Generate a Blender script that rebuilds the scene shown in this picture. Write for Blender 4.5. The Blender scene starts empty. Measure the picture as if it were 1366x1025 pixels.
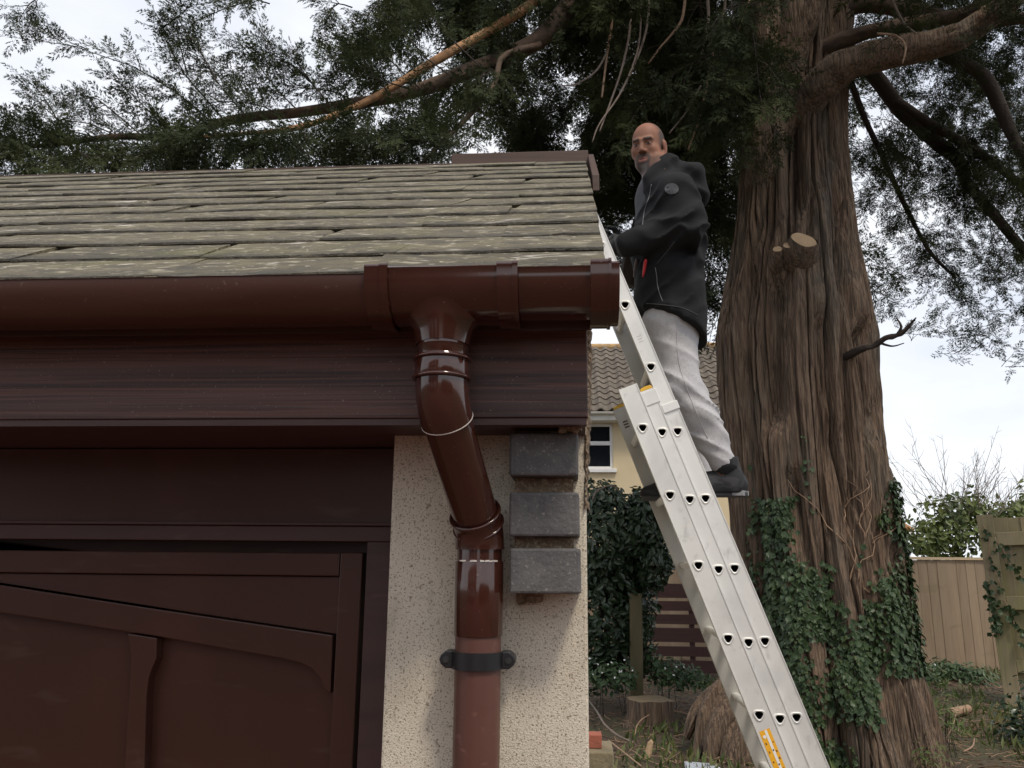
import bpy, math, random
import numpy as np
from mathutils import Vector, Matrix

random.seed(7); RNG = np.random.default_rng(11)
S = bpy.context.scene
COL = S.collection

# ------------------------------------------------------------------ camera
FPX, PITCH, YAW, ROLL = 1080.0, math.radians(12.5), math.radians(4.4), math.radians(0.55)
CAM = np.array([0.0, -1.28, 1.85])
_f = np.array([-math.sin(YAW)*math.cos(PITCH), math.cos(YAW)*math.cos(PITCH), math.sin(PITCH)])
_r0 = np.array([math.cos(YAW), math.sin(YAW), 0.0]); _u0 = np.cross(_r0, _f)
_r = _r0*math.cos(ROLL)+_u0*math.sin(ROLL); _u = -_r0*math.sin(ROLL)+_u0*math.cos(ROLL)
cd = bpy.data.cameras.new('camera'); cam = bpy.data.objects.new('camera', cd); COL.objects.link(cam)
cd.sensor_width = 36.0; cd.lens = FPX/1366.0*36.0; cd.clip_start = 0.05; cd.clip_end = 3000
cam.matrix_world = Matrix(((_r[0], _u[0], -_f[0], CAM[0]), (_r[1], _u[1], -_f[1], CAM[1]), (_r[2], _u[2], -_f[2], CAM[2]), (0, 0, 0, 1)))
S.camera = cam

# ------------------------------------------------------------------ sky, sun, exposure
SUN_EL, SUN_AZ = math.radians(58), math.radians(148)       # azimuth clockwise from +Y: behind and right of the camera
w = bpy.data.worlds.new('World'); S.world = w; w.use_nodes = True
nt = w.node_tree; nt.nodes.clear()
def _n(t, k, **kw):
    n = t.nodes.new(k)
    for a, b in kw.items(): setattr(n, a, b)
    return n
sky = _n(nt, 'ShaderNodeTexSky', sky_type='NISHITA', sun_disc=False, sun_elevation=SUN_EL, sun_rotation=SUN_AZ)
tc = _n(nt, 'ShaderNodeTexCoord'); mp = _n(nt, 'ShaderNodeMapping'); mp.inputs['Scale'].default_value = (1.0, 1.0, 2.6)
nz = _n(nt, 'ShaderNodeTexNoise'); nz.inputs['Scale'].default_value = 2.2; nz.inputs['Detail'].default_value = 6; nz.inputs['Roughness'].default_value = .55
cr = _n(nt, 'ShaderNodeValToRGB')
cr.color_ramp.elements[0].position = .33; cr.color_ramp.elements[0].color = (5.0, 5.3, 5.95, 1)
cr.color_ramp.elements[1].position = .62; cr.color_ramp.elements[1].color = (6.7, 6.75, 6.9, 1)
mx = _n(nt, 'ShaderNodeMix', data_type='RGBA'); mx.inputs[0].default_value = .9
bg = _n(nt, 'ShaderNodeBackground'); bg.inputs['Strength'].default_value = .105
wo = _n(nt, 'ShaderNodeOutputWorld')
L = nt.links.new
L(tc.outputs['Generated'], mp.inputs[0]); L(mp.outputs[0], nz.inputs['Vector']); L(nz.outputs['Fac'], cr.inputs[0])
L(sky.outputs[0], mx.inputs[6]); L(cr.outputs[0], mx.inputs[7]); L(mx.outputs[2], bg.inputs['Color']); L(bg.outputs[0], wo.inputs[0])
sd = bpy.data.lights.new('sun', 'SUN'); sd.energy = 1.5; sd.angle = math.radians(11); sd.color = (1, .90, .76)
so = bpy.data.objects.new('sun', sd); COL.objects.link(so)
_d = Vector((math.sin(SUN_AZ)*math.cos(SUN_EL), math.cos(SUN_AZ)*math.cos(SUN_EL), math.sin(SUN_EL)))
so.rotation_euler = _d.to_track_quat('Z', 'Y').to_euler(); so.location = (4, -8, 12)
vs = S.view_settings; vs.view_transform = 'Standard'; vs.look = 'None'; vs.exposure = 0.7; vs.gamma = 1; vs.use_curve_mapping = False

# ------------------------------------------------------------------ helpers
def P(px, py, D):
    """world point seen at a pixel of the photograph, D metres in front of the camera along Y"""
    v = _f + _r*(px-683)/FPX + _u*(512.5-py)/FPX
    return CAM + v*(D/v[1])
def G(px, py, z):
    v = _f + _r*(px-683)/FPX + _u*(512.5-py)/FPX
    return CAM + v*((z-CAM[2])/v[2])
WL = {}
def link(o, parent=None, wl=(0, 0, 0)):
    COL.objects.link(o)
    if parent is not None: o.parent = parent
    WL[o.name] = np.array(wl, float)
    return o
def tag(o, label, cat=None, group=None, kind=None):
    if label: o['label'] = label
    if cat: o['category'] = cat
    if group: o['group'] = group
    if kind: o['kind'] = kind
    return o
def thing(name, label, cat, loc=(0, 0, 0), group=None):
    o = bpy.data.objects.new(name, None); o.location = loc; o.empty_display_size = .1
    link(o, None, loc); return tag(o, label, cat, group)
def mesh_np(name, V, Fc, mats, parent=None, smooth=False, loc=None, midx=None):
    """V (n,3) world coords; Fc list of index arrays (quads/tris) or an (m,k) array"""
    V = np.asarray(V, float)
    base = np.array(loc, float) if loc is not None else (WL[parent.name] if parent is not None else np.zeros(3))
    me = bpy.data.meshes.new(name)
    if isinstance(Fc, np.ndarray):
        m, k = Fc.shape
        me.vertices.add(len(V)); me.vertices.foreach_set('co', (V-base).astype(np.float32).ravel())
        me.loops.add(m*k); me.loops.foreach_set('vertex_index', Fc.astype(np.int32).ravel())
        me.polygons.add(m); me.polygons.foreach_set('loop_start', np.arange(0, m*k, k, dtype=np.int32))
        try: me.polygons.foreach_set('loop_total', np.full(m, k, dtype=np.int32))
        except Exception: pass
        me.update(calc_edges=True)
    else:
        me.from_pydata([tuple(v) for v in (V-base)], [], [tuple(int(i) for i in f) for f in Fc])
    if not isinstance(mats, (list, tuple)): mats = [mats]
    for m_ in mats: me.materials.append(m_)
    if midx is not None: me.polygons.foreach_set('material_index', np.asarray(midx, dtype=np.int32))
    if smooth: me.polygons.foreach_set('use_smooth', np.ones(len(me.polygons), dtype=bool))
    o = bpy.data.objects.new(name, me)
    pl = WL[parent.name] if parent is not None else np.zeros(3)
    o.location = base-pl
    link(o, parent, base)
    return o
def inst(src, parent, loc, rot=None, scale=None, name=None):
    """another object on the same mesh data, placed at a world location"""
    o = bpy.data.objects.new(name or src.name.split('.')[0], src.data)
    pl = WL[parent.name] if parent is not None else np.zeros(3)
    o.location = np.array(loc, float)-pl
    if rot is not None: o.rotation_euler = rot
    if scale is not None: o.scale = scale
    link(o, parent, loc); return o
class MB:
    def __init__(s): s.V = []; s.F = []
    def add(s, V, F):
        b = len(s.V); s.V.extend([tuple(v) for v in V]); s.F.extend([tuple(i+b for i in f) for f in F]); return s
    def box(s, a, b, jit=0):
        x0, y0, z0 = a; x1, y1, z1 = b
        V = [(x, y, z) for x in (x0, x1) for y in (y0, y1) for z in (z0, z1)]
        if jit: V = [tuple(c+random.uniform(-jit, jit) for c in v) for v in V]
        return s.add(V, [(0, 1, 3, 2), (4, 6, 7, 5), (0, 4, 5, 1), (2, 3, 7, 6), (0, 2, 6, 4), (1, 5, 7, 3)])
    def prism(s, pts, off):
        """closed outline (3D points in one plane) pushed by the vector off"""
        n = len(pts); pts = [np.array(p, float) for p in pts]; off = np.array(off, float)
        return s.add(pts+[p+off for p in pts], [tuple(range(n)), tuple(range(2*n-1, n-1, -1))]+[(i, i+n, (i+1) % n+n, (i+1) % n) for i in range(n)])
    def tube(s, path, rad, n=12, cap=True, up=None, fn=None):
        path = [np.array(p, float) for p in path]; m = len(path)
        rad = [rad]*m if np.isscalar(rad) else list(rad)
        T = [path[min(i+1, m-1)]-path[max(i-1, 0)] for i in range(m)]
        T = [t/max(np.linalg.norm(t), 1e-9) for t in T]
        ref = np.array(up if up is not None else ((0, 0, 1) if abs(T[0][2]) < .9 else (1, 0, 0)), float)
        a = np.cross(T[0], ref); a /= np.linalg.norm(a); V = []
        for i in range(m):
            a = a-T[i]*(a@T[i]); a /= np.linalg.norm(a); b = np.cross(T[i], a)
            for k in range(n):
                th = 2*math.pi*k/n; r = rad[i]*(fn(i/(m-1), th) if fn else 1)
                V.append(path[i]+r*(math.cos(th)*a+math.sin(th)*b))
        F = [(i*n+k, i*n+(k+1) % n, (i+1)*n+(k+1) % n, (i+1)*n+k) for i in range(m-1) for k in range(n)]
        if cap: F += [tuple(range(n-1, -1, -1)), tuple((m-1)*n+k for k in range(n))]
        return s.add(V, F)
    def build(s, name, mat, parent=None, smooth=False, bevel=0, seg=2, loc=None, auto=None):
        o = mesh_np(name, s.V, s.F, mat, parent, smooth, loc)
        if bevel:
            m = o.modifiers.new('bevel', 'BEVEL'); m.width = bevel; m.segments = seg; m.limit_method = 'ANGLE'; m.angle_limit = math.radians(40)
        if auto:
            me = o.data
            me.polygons.foreach_set('use_smooth', np.ones(len(me.polygons), dtype=bool)); me.set_sharp_from_angle(angle=math.radians(auto))
        return o
def spline(pts, n=8):
    """Catmull-Rom through 3D points (extra columns such as radius are carried along)"""
    p = [np.array(q, float) for q in pts]; p = [2*p[0]-p[1]]+p+[2*p[-1]-p[-2]]; out = []
    for i in range(1, len(p)-2):
        for k in range(n):
            t = k/n
            out.append(.5*((2*p[i])+(-p[i-1]+p[i+1])*t+(2*p[i-1]-5*p[i]+4*p[i+1]-p[i+2])*t*t+(-p[i-1]+3*p[i]-3*p[i+1]+p[i+2])*t**3))
    out.append(p[-2]); return out
# value noise in numpy
def _h(ix, iy, iz, sd):
    h = (ix.astype(np.int64)*374761393+iy.astype(np.int64)*668265263+iz.astype(np.int64)*2147483647+sd*144665) & 0xffffffff
    h = ((h ^ (h >> 13))*1274126177) & 0xffffffff; h = h ^ (h >> 16)
    return (h & 0xffff)/65535.0
def vn(x, y, z, sd=0):
    x, y, z = np.broadcast_arrays(np.asarray(x, float), np.asarray(y, float), np.asarray(z, float))
    ix, iy, iz = np.floor(x), np.floor(y), np.floor(z); fx, fy, fz = x-ix, y-iy, z-iz
    fx, fy, fz = [t*t*(3-2*t) for t in (fx, fy, fz)]; r = 0
    for a in (0, 1):
        for b in (0, 1):
            for c in (0, 1):
                r = r+_h(ix+a, iy+b, iz+c, sd)*(fx if a else 1-fx)*(fy if b else 1-fy)*(fz if c else 1-fz)
    return r*2-1
def fbm(x, y, z, o=4, sd=0):
    r = 0; a = 1; n = 0
    for k in range(o):
        r = r+a*vn(x*2**k, y*2**k, z*2**k, sd+k*17); n += a; a *= .5
    return r/n

# ------------------------------------------------------------------ materials
def mat(name, col, rough=.6, metal=0, spec=.5, layers=(), bump=(), coat=0, hue=0, attr=None, transl=0, obj=False):
    """layers: (scale xyz, detail, lo, hi, colour, amount); bump: (scale xyz, detail, strength, distance); world-space procedural"""
    m = bpy.data.materials.new(name); m.use_nodes = True; t = m.node_tree; b = t.nodes['Principled BSDF']; K = t.links.new
    b.inputs['Roughness'].default_value = rough; b.inputs['Metallic'].default_value = metal
    b.inputs['Specular IOR Level'].default_value = spec
    if coat: b.inputs['Coat Weight'].default_value = coat; b.inputs['Coat Roughness'].default_value = .08
    if obj: pos = _n(t, 'ShaderNodeTexCoord').outputs['Object']
    else: pos = _n(t, 'ShaderNodeNewGeometry').outputs['Position']
    oi = _n(t, 'ShaderNodeObjectInfo')
    if attr:
        at = _n(t, 'ShaderNodeAttribute', attribute_name=attr); cur = at.outputs['Color']
    else:
        rgb = _n(t, 'ShaderNodeRGB'); rgb.outputs[0].default_value = (*col, 1); cur = rgb.outputs[0]
    def noise(sc, det, dist=0):
        mpn = _n(t, 'ShaderNodeMapping'); dist = sc[3] if not np.isscalar(sc) and len(sc) > 3 else dist; mpn.inputs['Scale'].default_value = sc[:3] if not np.isscalar(sc) else (sc,)*3
        K(pos, mpn.inputs[0]); n = _n(t, 'ShaderNodeTexNoise'); n.inputs['Scale'].default_value = 1; n.inputs['Detail'].default_value = det
        n.inputs['Distortion'].default_value = dist; K(mpn.outputs[0], n.inputs['Vector']); return n.outputs['Fac']
    if hue:
        mr = _n(t, 'ShaderNodeMapRange'); mr.inputs['To Min'].default_value = 1-hue; mr.inputs['To Max'].default_value = 1+hue
        K(oi.outputs['Random'], mr.inputs[0]); hs = _n(t, 'ShaderNodeHueSaturation'); K(mr.outputs[0], hs.inputs['Value']); K(cur, hs.inputs['Color']); cur = hs.outputs[0]
    for sc, det, lo, hi, c, amt in layers:
        f = noise(sc, det, .4); mr = _n(t, 'ShaderNodeMapRange'); mr.inputs['From Min'].default_value = lo; mr.inputs['From Max'].default_value = hi
        mr.inputs['To Max'].default_value = amt; K(f, mr.inputs[0])
        mxn = _n(t, 'ShaderNodeMix', data_type='RGBA'); K(mr.outputs[0], mxn.inputs[0]); K(cur, mxn.inputs[6]); mxn.inputs[7].default_value = (*c, 1); cur = mxn.outputs[2]
    K(cur, b.inputs['Base Color']); prev = None
    for sc, det, st, ds in bump:
        bn = _n(t, 'ShaderNodeBump'); bn.inputs['Strength'].default_value = st; bn.inputs['Distance'].default_value = ds
        K(noise(sc, det), bn.inputs['Height'])
        if prev: K(prev, bn.inputs['Normal'])
        prev = bn.outputs[0]
    if prev: K(prev, b.inputs['Normal'])
    if transl:
        tr = _n(t, 'ShaderNodeBsdfTranslucent'); K(cur, tr.inputs['Color']); ms = _n(t, 'ShaderNodeMixShader'); ms.inputs[0].default_value = transl
        K(b.outputs[0], ms.inputs[1]); K(tr.outputs[0], ms.inputs[2]); K(ms.outputs[0], t.nodes['Material Output'].inputs[0])
    return m
M = {}
M['render'] = mat('cream_roughcast', (.63, .57, .465), .9, layers=[((14, 14, 5), 5, .45, .75, (.47, .41, .31), .6), (330, 2, .56, .66, (.17, .14, .09), .85), (120, 3, .60, .72, (.14, .115, .075), .7), ((30, 30, 8), 4, .6, .8, (.3, .27, .2), .5)], bump=[(420, 3, .6, .003), (90, 3, .2, .003)])
M['mortar'] = mat('crumbling_mortar', (.17, .125, .08), .95, layers=[(60, 4, .4, .65, (.2, .13, .08), .8), (180, 3, .5, .7, (.45, .38, .28), .6)], bump=[(120, 4, 1, .008)])
M['greybrick'] = mat('dark_grey_painted_brick', (.085, .082, .082), .72, layers=[(30, 5, .45, .7, (.14, .135, .13), .6), (250, 2, .62, .7, (.3, .28, .25), .5)], bump=[(160, 4, .4, .003), (40, 3, .3, .003)])
M['fascia'] = mat('stained_brown_timber', (.098, .042, .028), .5, layers=[((.9, 8, 62, 2.2), 4, .46, .56, (.026, .012, .010), .9), ((2.5, 60, 170, 1), 3, .5, .62, (.035, .016, .014), .7), ((.8, 10, 16), 3, .5, .75, (.135, .068, .055), .6), (350, 2, .7, .76, (.5, .45, .4), .4)], bump=[((.9, 8, 62, 2.2), 4, .5, .002), ((2.5, 60, 170), 4, .4, .0015)])
M['doorpaint'] = mat('dark_brown_door_paint', (.058, .0235, .0155), .30, layers=[((5, 5, 1.5), 4, .45, .75, (.078, .031, .021), .7), ((9, 9, 30), 5, .62, .72, (.11, .07, .055), .35), ((3, 60, 40), 4, .6, .8, (.035, .018, .016), .5)], bump=[((60, 60, 4), 4, .12, .001)])
M['framepaint'] = mat('brown_frame_paint', (.066, .033, .030), .55, layers=[((4, 20, 30), 5, .5, .7, (.04, .02, .018), .8), ((12, 30, 60), 4, .62, .75, (.13, .085, .07), .5)], bump=[((4, 50, 60), 4, .3, .001)])
M['pvc'] = mat('glossy_brown_plastic', (.046, .0135, .0085), .13, spec=.6, layers=[(9, 4, .5, .8, (.06, .022, .017), .7), (220, 2, .70, .76, (.2, .15, .12), .35)], bump=[(25, 2, .03, .002)], coat=.35)
M['pvcdull'] = mat('weathered_brown_plastic', (.060, .023, .015), .36, layers=[((3, 20, 20), 4, .45, .75, (.085, .042, .034), .8), (160, 3, .66, .74, (.2, .15, .11), .4)], bump=[(25, 2, .05, .002)])
M['pvcold'] = mat('faded_brown_plastic', (.098, .040, .029), .42, layers=[((8, 8, 3), 4, .45, .7, (.14, .06, .045), .7), ((45, 45, 90), 4, .6, .7, (.2, .1, .08), .4), ((20, 20, 60), 4, .58, .75, (.1, .035, .03), .6)], bump=[(40, 3, .08, .002)])
M['blackpvc'] = mat('black_plastic', (.012, .012, .014), .35, bump=[(80, 2, .05, .002)])
M['whiteedge'] = mat('pale_cut_plastic_edge', (.55, .5, .46), .5)
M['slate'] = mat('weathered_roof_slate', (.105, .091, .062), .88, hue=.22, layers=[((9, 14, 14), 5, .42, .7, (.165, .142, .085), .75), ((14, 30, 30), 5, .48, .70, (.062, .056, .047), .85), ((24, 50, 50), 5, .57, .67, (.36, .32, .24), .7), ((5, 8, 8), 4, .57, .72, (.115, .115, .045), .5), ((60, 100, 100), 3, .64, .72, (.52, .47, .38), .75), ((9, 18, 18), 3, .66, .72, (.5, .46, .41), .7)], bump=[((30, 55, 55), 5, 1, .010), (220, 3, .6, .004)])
M['ridgewood'] = mat('brown_ridge_board', (.062, .03, .02), .6, layers=[((3, 40, 60), 4, .45, .7, (.04, .02, .014), .7)], bump=[((4, 60, 80), 4, .3, .002)])
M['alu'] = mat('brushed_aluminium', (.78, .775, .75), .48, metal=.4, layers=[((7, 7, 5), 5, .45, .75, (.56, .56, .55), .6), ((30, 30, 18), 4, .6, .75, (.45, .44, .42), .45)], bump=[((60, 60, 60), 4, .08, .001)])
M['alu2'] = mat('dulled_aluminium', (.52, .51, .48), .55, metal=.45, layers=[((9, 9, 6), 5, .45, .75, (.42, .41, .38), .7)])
M['yellow'] = mat('yellow_plastic', (.72, .42, .03), .5)
M['stickery'] = mat('yellow_sticker', (.85, .42, .02), .45, layers=[(150, 2, .6, .7, (.8, .55, .1), .5)])
M['stickerw'] = mat('white_print', (.82, .82, .8), .5)
M['stickerk'] = mat('dark_print', (.08, .05, .03), .5)
M['rubber'] = mat('black_rubber', (.02, .02, .02), .8)

def edge_stain_shade(m, col, depth, amt):
    """dark algae and painted course shadow along the lower edge of every slate (object space)"""
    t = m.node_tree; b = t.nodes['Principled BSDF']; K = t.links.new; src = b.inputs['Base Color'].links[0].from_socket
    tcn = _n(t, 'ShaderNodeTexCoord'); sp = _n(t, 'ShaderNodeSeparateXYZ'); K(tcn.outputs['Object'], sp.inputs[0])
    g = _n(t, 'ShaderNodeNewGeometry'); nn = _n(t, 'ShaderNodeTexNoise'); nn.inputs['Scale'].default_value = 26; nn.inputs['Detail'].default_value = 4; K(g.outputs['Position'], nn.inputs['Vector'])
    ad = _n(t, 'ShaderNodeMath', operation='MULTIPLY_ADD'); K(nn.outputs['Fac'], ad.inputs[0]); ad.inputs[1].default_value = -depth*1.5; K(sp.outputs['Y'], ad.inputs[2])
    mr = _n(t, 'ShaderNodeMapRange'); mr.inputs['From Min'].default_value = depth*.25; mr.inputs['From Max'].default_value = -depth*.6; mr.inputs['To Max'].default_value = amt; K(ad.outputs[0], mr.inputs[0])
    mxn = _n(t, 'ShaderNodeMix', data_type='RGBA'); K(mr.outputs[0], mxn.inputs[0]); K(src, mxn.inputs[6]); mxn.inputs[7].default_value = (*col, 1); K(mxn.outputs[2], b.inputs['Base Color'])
edge_stain_shade(M['slate'], (.045, .041, .034), .05, .75)  # dirt plus course shadow lines put into the slate colour
# ------------------------------------------------------------------ ground
def ground_z(x, y):
    x = np.asarray(x, float); y = np.asarray(y, float)
    t = np.clip((y-2.6)/2.2, 0, 1); t = t*t*(3-2*t)
    h = .30*t
    h = h+t*(.05*fbm(x*.6, y*.6, 0, 3, 5)+.018*fbm(x*3, y*3, 0, 3, 9))
    return h
def build_ground():
    ax = np.concatenate([np.linspace(-400, -12, 14), np.linspace(-10, -2, 17), np.linspace(-1.8, 9, 150), np.linspace(9.5, 30, 20), np.linspace(45, 400, 10)])
    ay = np.concatenate([np.linspace(-400, -12, 14), np.linspace(-10, 2, 13), np.linspace(2.2, 16, 180), np.linspace(17, 40, 20), np.linspace(60, 900, 14)])
    X, Y = np.meshgrid(ax, ay, indexing='ij'); Z = ground_z(X, Y)
    V = np.stack([X, Y, Z], -1).reshape(-1, 3); n, m = len(ax), len(ay)
    i = np.arange(n-1)[:, None]*m+np.arange(m-1)[None]
    F = np.stack([i, i+m, i+m+1, i+1], -1).reshape(-1, 4)
    o = mesh_np('ground', V, F, M['soil'], None, True); tag(o, 'bare brown garden soil with litter and thin grass', None, None, 'structure'); return o
M['soil'] = mat('garden_soil', (.085, .055, .034), .95, layers=[(1.1, 4, .46, .62, (.065, .075, .03), .55), (9, 5, .45, .7, (.05, .034, .022), .8), (45, 4, .56, .7, (.17, .125, .08), .6), (.35, 3, .5, .7, (.06, .085, .028), .5)], bump=[(14, 5, 1, .05), (70, 4, 1, .02)])
M['drive'] = mat('red_block_paving', (.125, .048, .030), .85, layers=[(6, 4, .4, .7, (.09, .04, .027), .7)], bump=[(30, 4, .4, .01)])
build_ground()
dv = MB()
dv.add([(-9, -14, .012), (3, -14, .012), (3, -.02, .012), (-9, -.02, .012)], [(0, 1, 2, 3)])
tag(dv.build('driveway', M['drive']), 'reddish paved driveway in front of the garage', None, None, 'structure')

# ------------------------------------------------------------------ house and hedge added behind camera: block low sky, mirror in the pipe
M['oppbrick'] = mat('brown_brickwork', (.20, .115, .085), .9, layers=[(3, 4, .4, .7, (.15, .09, .07), .7), (40, 3, .55, .7, (.3, .22, .17), .5)], bump=[(30, 4, .5, .01)])
M['opproof'] = mat('dark_tile_roof', (.07, .055, .05), .9, layers=[(6, 4, .4, .7, (.1, .08, .07), .7)], bump=[((4, 30, 30), 3, .6, .02)])
M['upvc_'] = mat('white_window', (.6, .62, .65), .3); M['hedge_'] = mat('hedge_green', (.03, .045, .02), .9, layers=[(12, 4, .4, .7, (.05, .07, .03), .8)], bump=[(20, 4, 1, .08)])
opp = thing('house', 'brown brick house added unseen behind the camera', 'house', (-3, -13, 0))
mb = MB(); mb.box((-12.5, -20, 0), (-2.4, -11, 5.0)); mb.build('wall', M['oppbrick'], opp)
mb = MB(); mb.prism([(-12.9, -20.4, 4.95), (-12.9, -10.6, 4.95), (-12.9, -15.5, 7.6)], (10.9, 0, 0)); mb.build('roof', M['opproof'], opp)
for x in (-11.2, -8, -4.8):
    for z in (.9, 3.3): mb = MB(); mb.box((x, -10.985, z), (x+1.6, -10.93, z+1.25)); mb.build('window', M['upvc_'], opp)
mb = MB(); mb.box((1.6, -16, 0), (14, -9.5, 2.5)); mb.box((2.4, -15, 2.5), (13, -10.5, 2.9)); tag(mb.build('hedge', M['hedge_'], None, bevel=.5, seg=3), 'tall clipped dark hedge added unseen behind the camera', 'hedge')

# ------------------------------------------------------------------ garage
SLOPE = .64; EAVE_Y, EAVE_Z = -.20, P(815, 355, 1.24)[2]-.64*.155   # lower edge of the eaves course
def roof_z(y): return EAVE_Z+SLOPE*(y-EAVE_Y)
RIDGE_Y = 1.0
def _py(p): d = np.array(p)-CAM; return 512.5-FPX*(d@_u)/(d@_f)
while _py((.03, RIDGE_Y, roof_z(RIDGE_Y))) > 213 and RIDGE_Y < 3: RIDGE_Y += .01
GX = .02           # plane of the gable wall
XL = -3.9          # far end of the garage
garage = thing('garage', 'small garage with cream roughcast pier, brown timber eaves and lichened slate roof', 'garage', (-1.5, 0, 0))
FY = -.13; FZ0, FZ1 = 2.05, 2.215
wz = roof_z(0)-.05
mb = MB()
mb.box((-.289, 0, 0), (GX, .30, wz-.02))                      # the pier beside the door
mb.build('pier', M['render'], garage, bevel=.004)
mb = MB(); yb = 2*RIDGE_Y-.0
mb.prism([(GX-.004, .302, 0), (GX-.004, yb, 0), (GX-.004, yb, wz), (GX-.004, RIDGE_Y, roof_z(RIDGE_Y)-.05), (GX-.004, .302, roof_z(.302)-.05)], (-.2, 0, 0))
mb.build('gable_wall', M['render'], garage)
mb = MB(); mb.box((XL, .42, 0), (XL+.2, yb, wz)); mb.box((XL+.2, yb-.2, 0), (GX-.21, yb, wz)); mb.build('rear_wall', M['render'], garage)
# crumbling edge where the render has come off beside the bargeboard
def rough_strip(name, mat_, rows, seg, jit, parent):
    V = []; F = []
    for i, (x0, x1, y0, y1, z) in enumerate(rows):
        for k in range(seg):
            t = k/(seg-1); V.append((x0+(x1-x0)*t+random.uniform(-jit, jit), y0+(y1-y0)*t+random.uniform(-jit, jit)-.004*math.sin(math.pi*t), z+random.uniform(-jit, jit)))
    for i in range(len(rows)-1):
        for k in range(seg-1):
            a = i*seg+k; F.append((a, a+1, a+seg+1, a+seg))
    return mesh_np(name, V, F, mat_, parent)
mb = MB(); rows = []
for i in range(60):
    z = 2.235-.30*i/59; wd = .0085*max(0, 1-i/50)**.8+.0003+.0015*max(0, 1-i/50)*vn(i*.5, 0, 0, 3)
    rows.append((GX-.001, GX+wd, -.012, .11, z)); 
V = []; F = []
for i, (x0, x1, y0, y1, z) in enumerate(rows):
    ring = [(x0-.002, .004), (x0+.3*(x1-x0), -.006), (x1, .0), (x1+.004, .04), (x1*.7+x0*.3, .12), (x0-.002, .12)]
    for j, (x, y) in enumerate(ring): V.append((x+random.uniform(-.0022, .0022), y+random.uniform(-.004, .004), z+random.uniform(-.002, .002)))
for i in range(59):
    for j in range(6): F.append((i*6+j, i*6+(j+1) % 6, (i+1)*6+(j+1) % 6, (i+1)*6+j))
mesh_np('broken_mortar_edge', V, F, M['mortar'], garage)
# crumbs hanging from the underside of the fascia
mb = MB()
for k in range(12):
    x = random.uniform(-.02, .014); z = 2.05-random.uniform(.003, .010); mb.box((x-.003, -.100, z-.003), (x+.003, -.088, z+.003), .0015)
mb.build('mortar_crumbs', M['mortar'], garage)['kind'] = 'stuff'
# corbel bricks
brick0 = None
for (z0, z1, dx, dy) in ((1.977, 2.041, 0, 0), (1.889, 1.953, .0025, .003), (1.808, 1.872, .005, .001)):
    x0, x1 = -.095+dx, .0075
    if brick0 is None:
        V = []; nx, nz = 7, 5
        mb = MB(); mb.box((x0, -.082, z0), (x1, .03, z1)); brick0 = mb.build('brick', M['greybrick'], garage, bevel=.0035, seg=2, loc=((x0+x1)/2, -.03, (z0+z1)/2))
    else:
        o = inst(brick0, garage, ((x0+x1)/2, -.03+dy, (z0+z1)/2), (0, random.uniform(-.012, .012), random.uniform(-.02, .02)))
        m = o.modifiers.new('bevel', 'BEVEL'); m.width = .0035; m.segments = 2; m.limit_method = 'ANGLE'
for z0, z1 in ((1.9535, 1.9765), (1.8725, 1.8885)):
    mb = MB(); mb.box((-.088, -.052, z0), (.0, .02, z1)); mb.build('mortar_joint', M['mortar'], garage)
mb = MB(); mb.box((-.09, -.05, 2.0415), (.002, .02, 2.0495)); mb.build('mortar_joint', M['mortar'], garage)
mb = MB()
for k in range(9):
    x = -.082+random.uniform(0, .03); mb.box((x-.005, -.03, 1.797-random.uniform(0, .006)), (x+.006, -.001, 1.807), .002)
mb.build('mortar_crumbs', M['mortar'], garage)['kind'] = 'stuff'
# eaves timber
fx = P(784, 520, FY+1.28)[0]
mb = MB(); mb.box((XL, FY, FZ0+.006), (fx, FY+.022, FZ1)); mb.build('fascia', M['fascia'], garage, bevel=.0015)
mb = MB(); mb.box((XL, FY+.003, FZ0-.004), (fx-.002, FY+.0235, FZ0+.0055)); mb.build('fascia_bead', M['framepaint'], garage)
mb = MB(); mb.box((XL, FY+.024, FZ0), (fx-.004, -.001, FZ0+.012)); mb.box((XL, -.001, FZ0+.001), (-.29, .3, FZ0+.013)); mb.build('soffit', M['framepaint'], garage)
# door surround
DY = .14
mb = MB(); mb.box((XL+.2, DY, 1.918), (-.2895, DY+.05, FZ0-.0015)); mb.build('lintel_board', M['doorpaint'], garage)
mb = MB(); mb.box((XL+.2, DY-.012, 1.912), (-.2895, DY+.03, 1.9175)); mb.build('lintel_bead', M['framepaint'], garage, bevel=.001)
frame = None
mb = MB(); mb.box((XL+.2, DY-.004, 1.885), (-.2895, DY+.06, 1.9115)); frame = mb.build('door_frame', M['framepaint'], garage, bevel=.0015)
jx = P(487, 800, DY+1.28)[0]
mb = MB(); mb.box((jx, DY-.003, 0), (-.2895, DY+.06, 1.8845)); mb.build('jamb', M['framepaint'], frame, bevel=.0015)
mb = MB(); mb.box((XL+.2, DY-.003, 0), (-3.0, DY+.06, 1.8845)); mb.build('jamb', M['framepaint'], frame, bevel=.0015)
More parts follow.
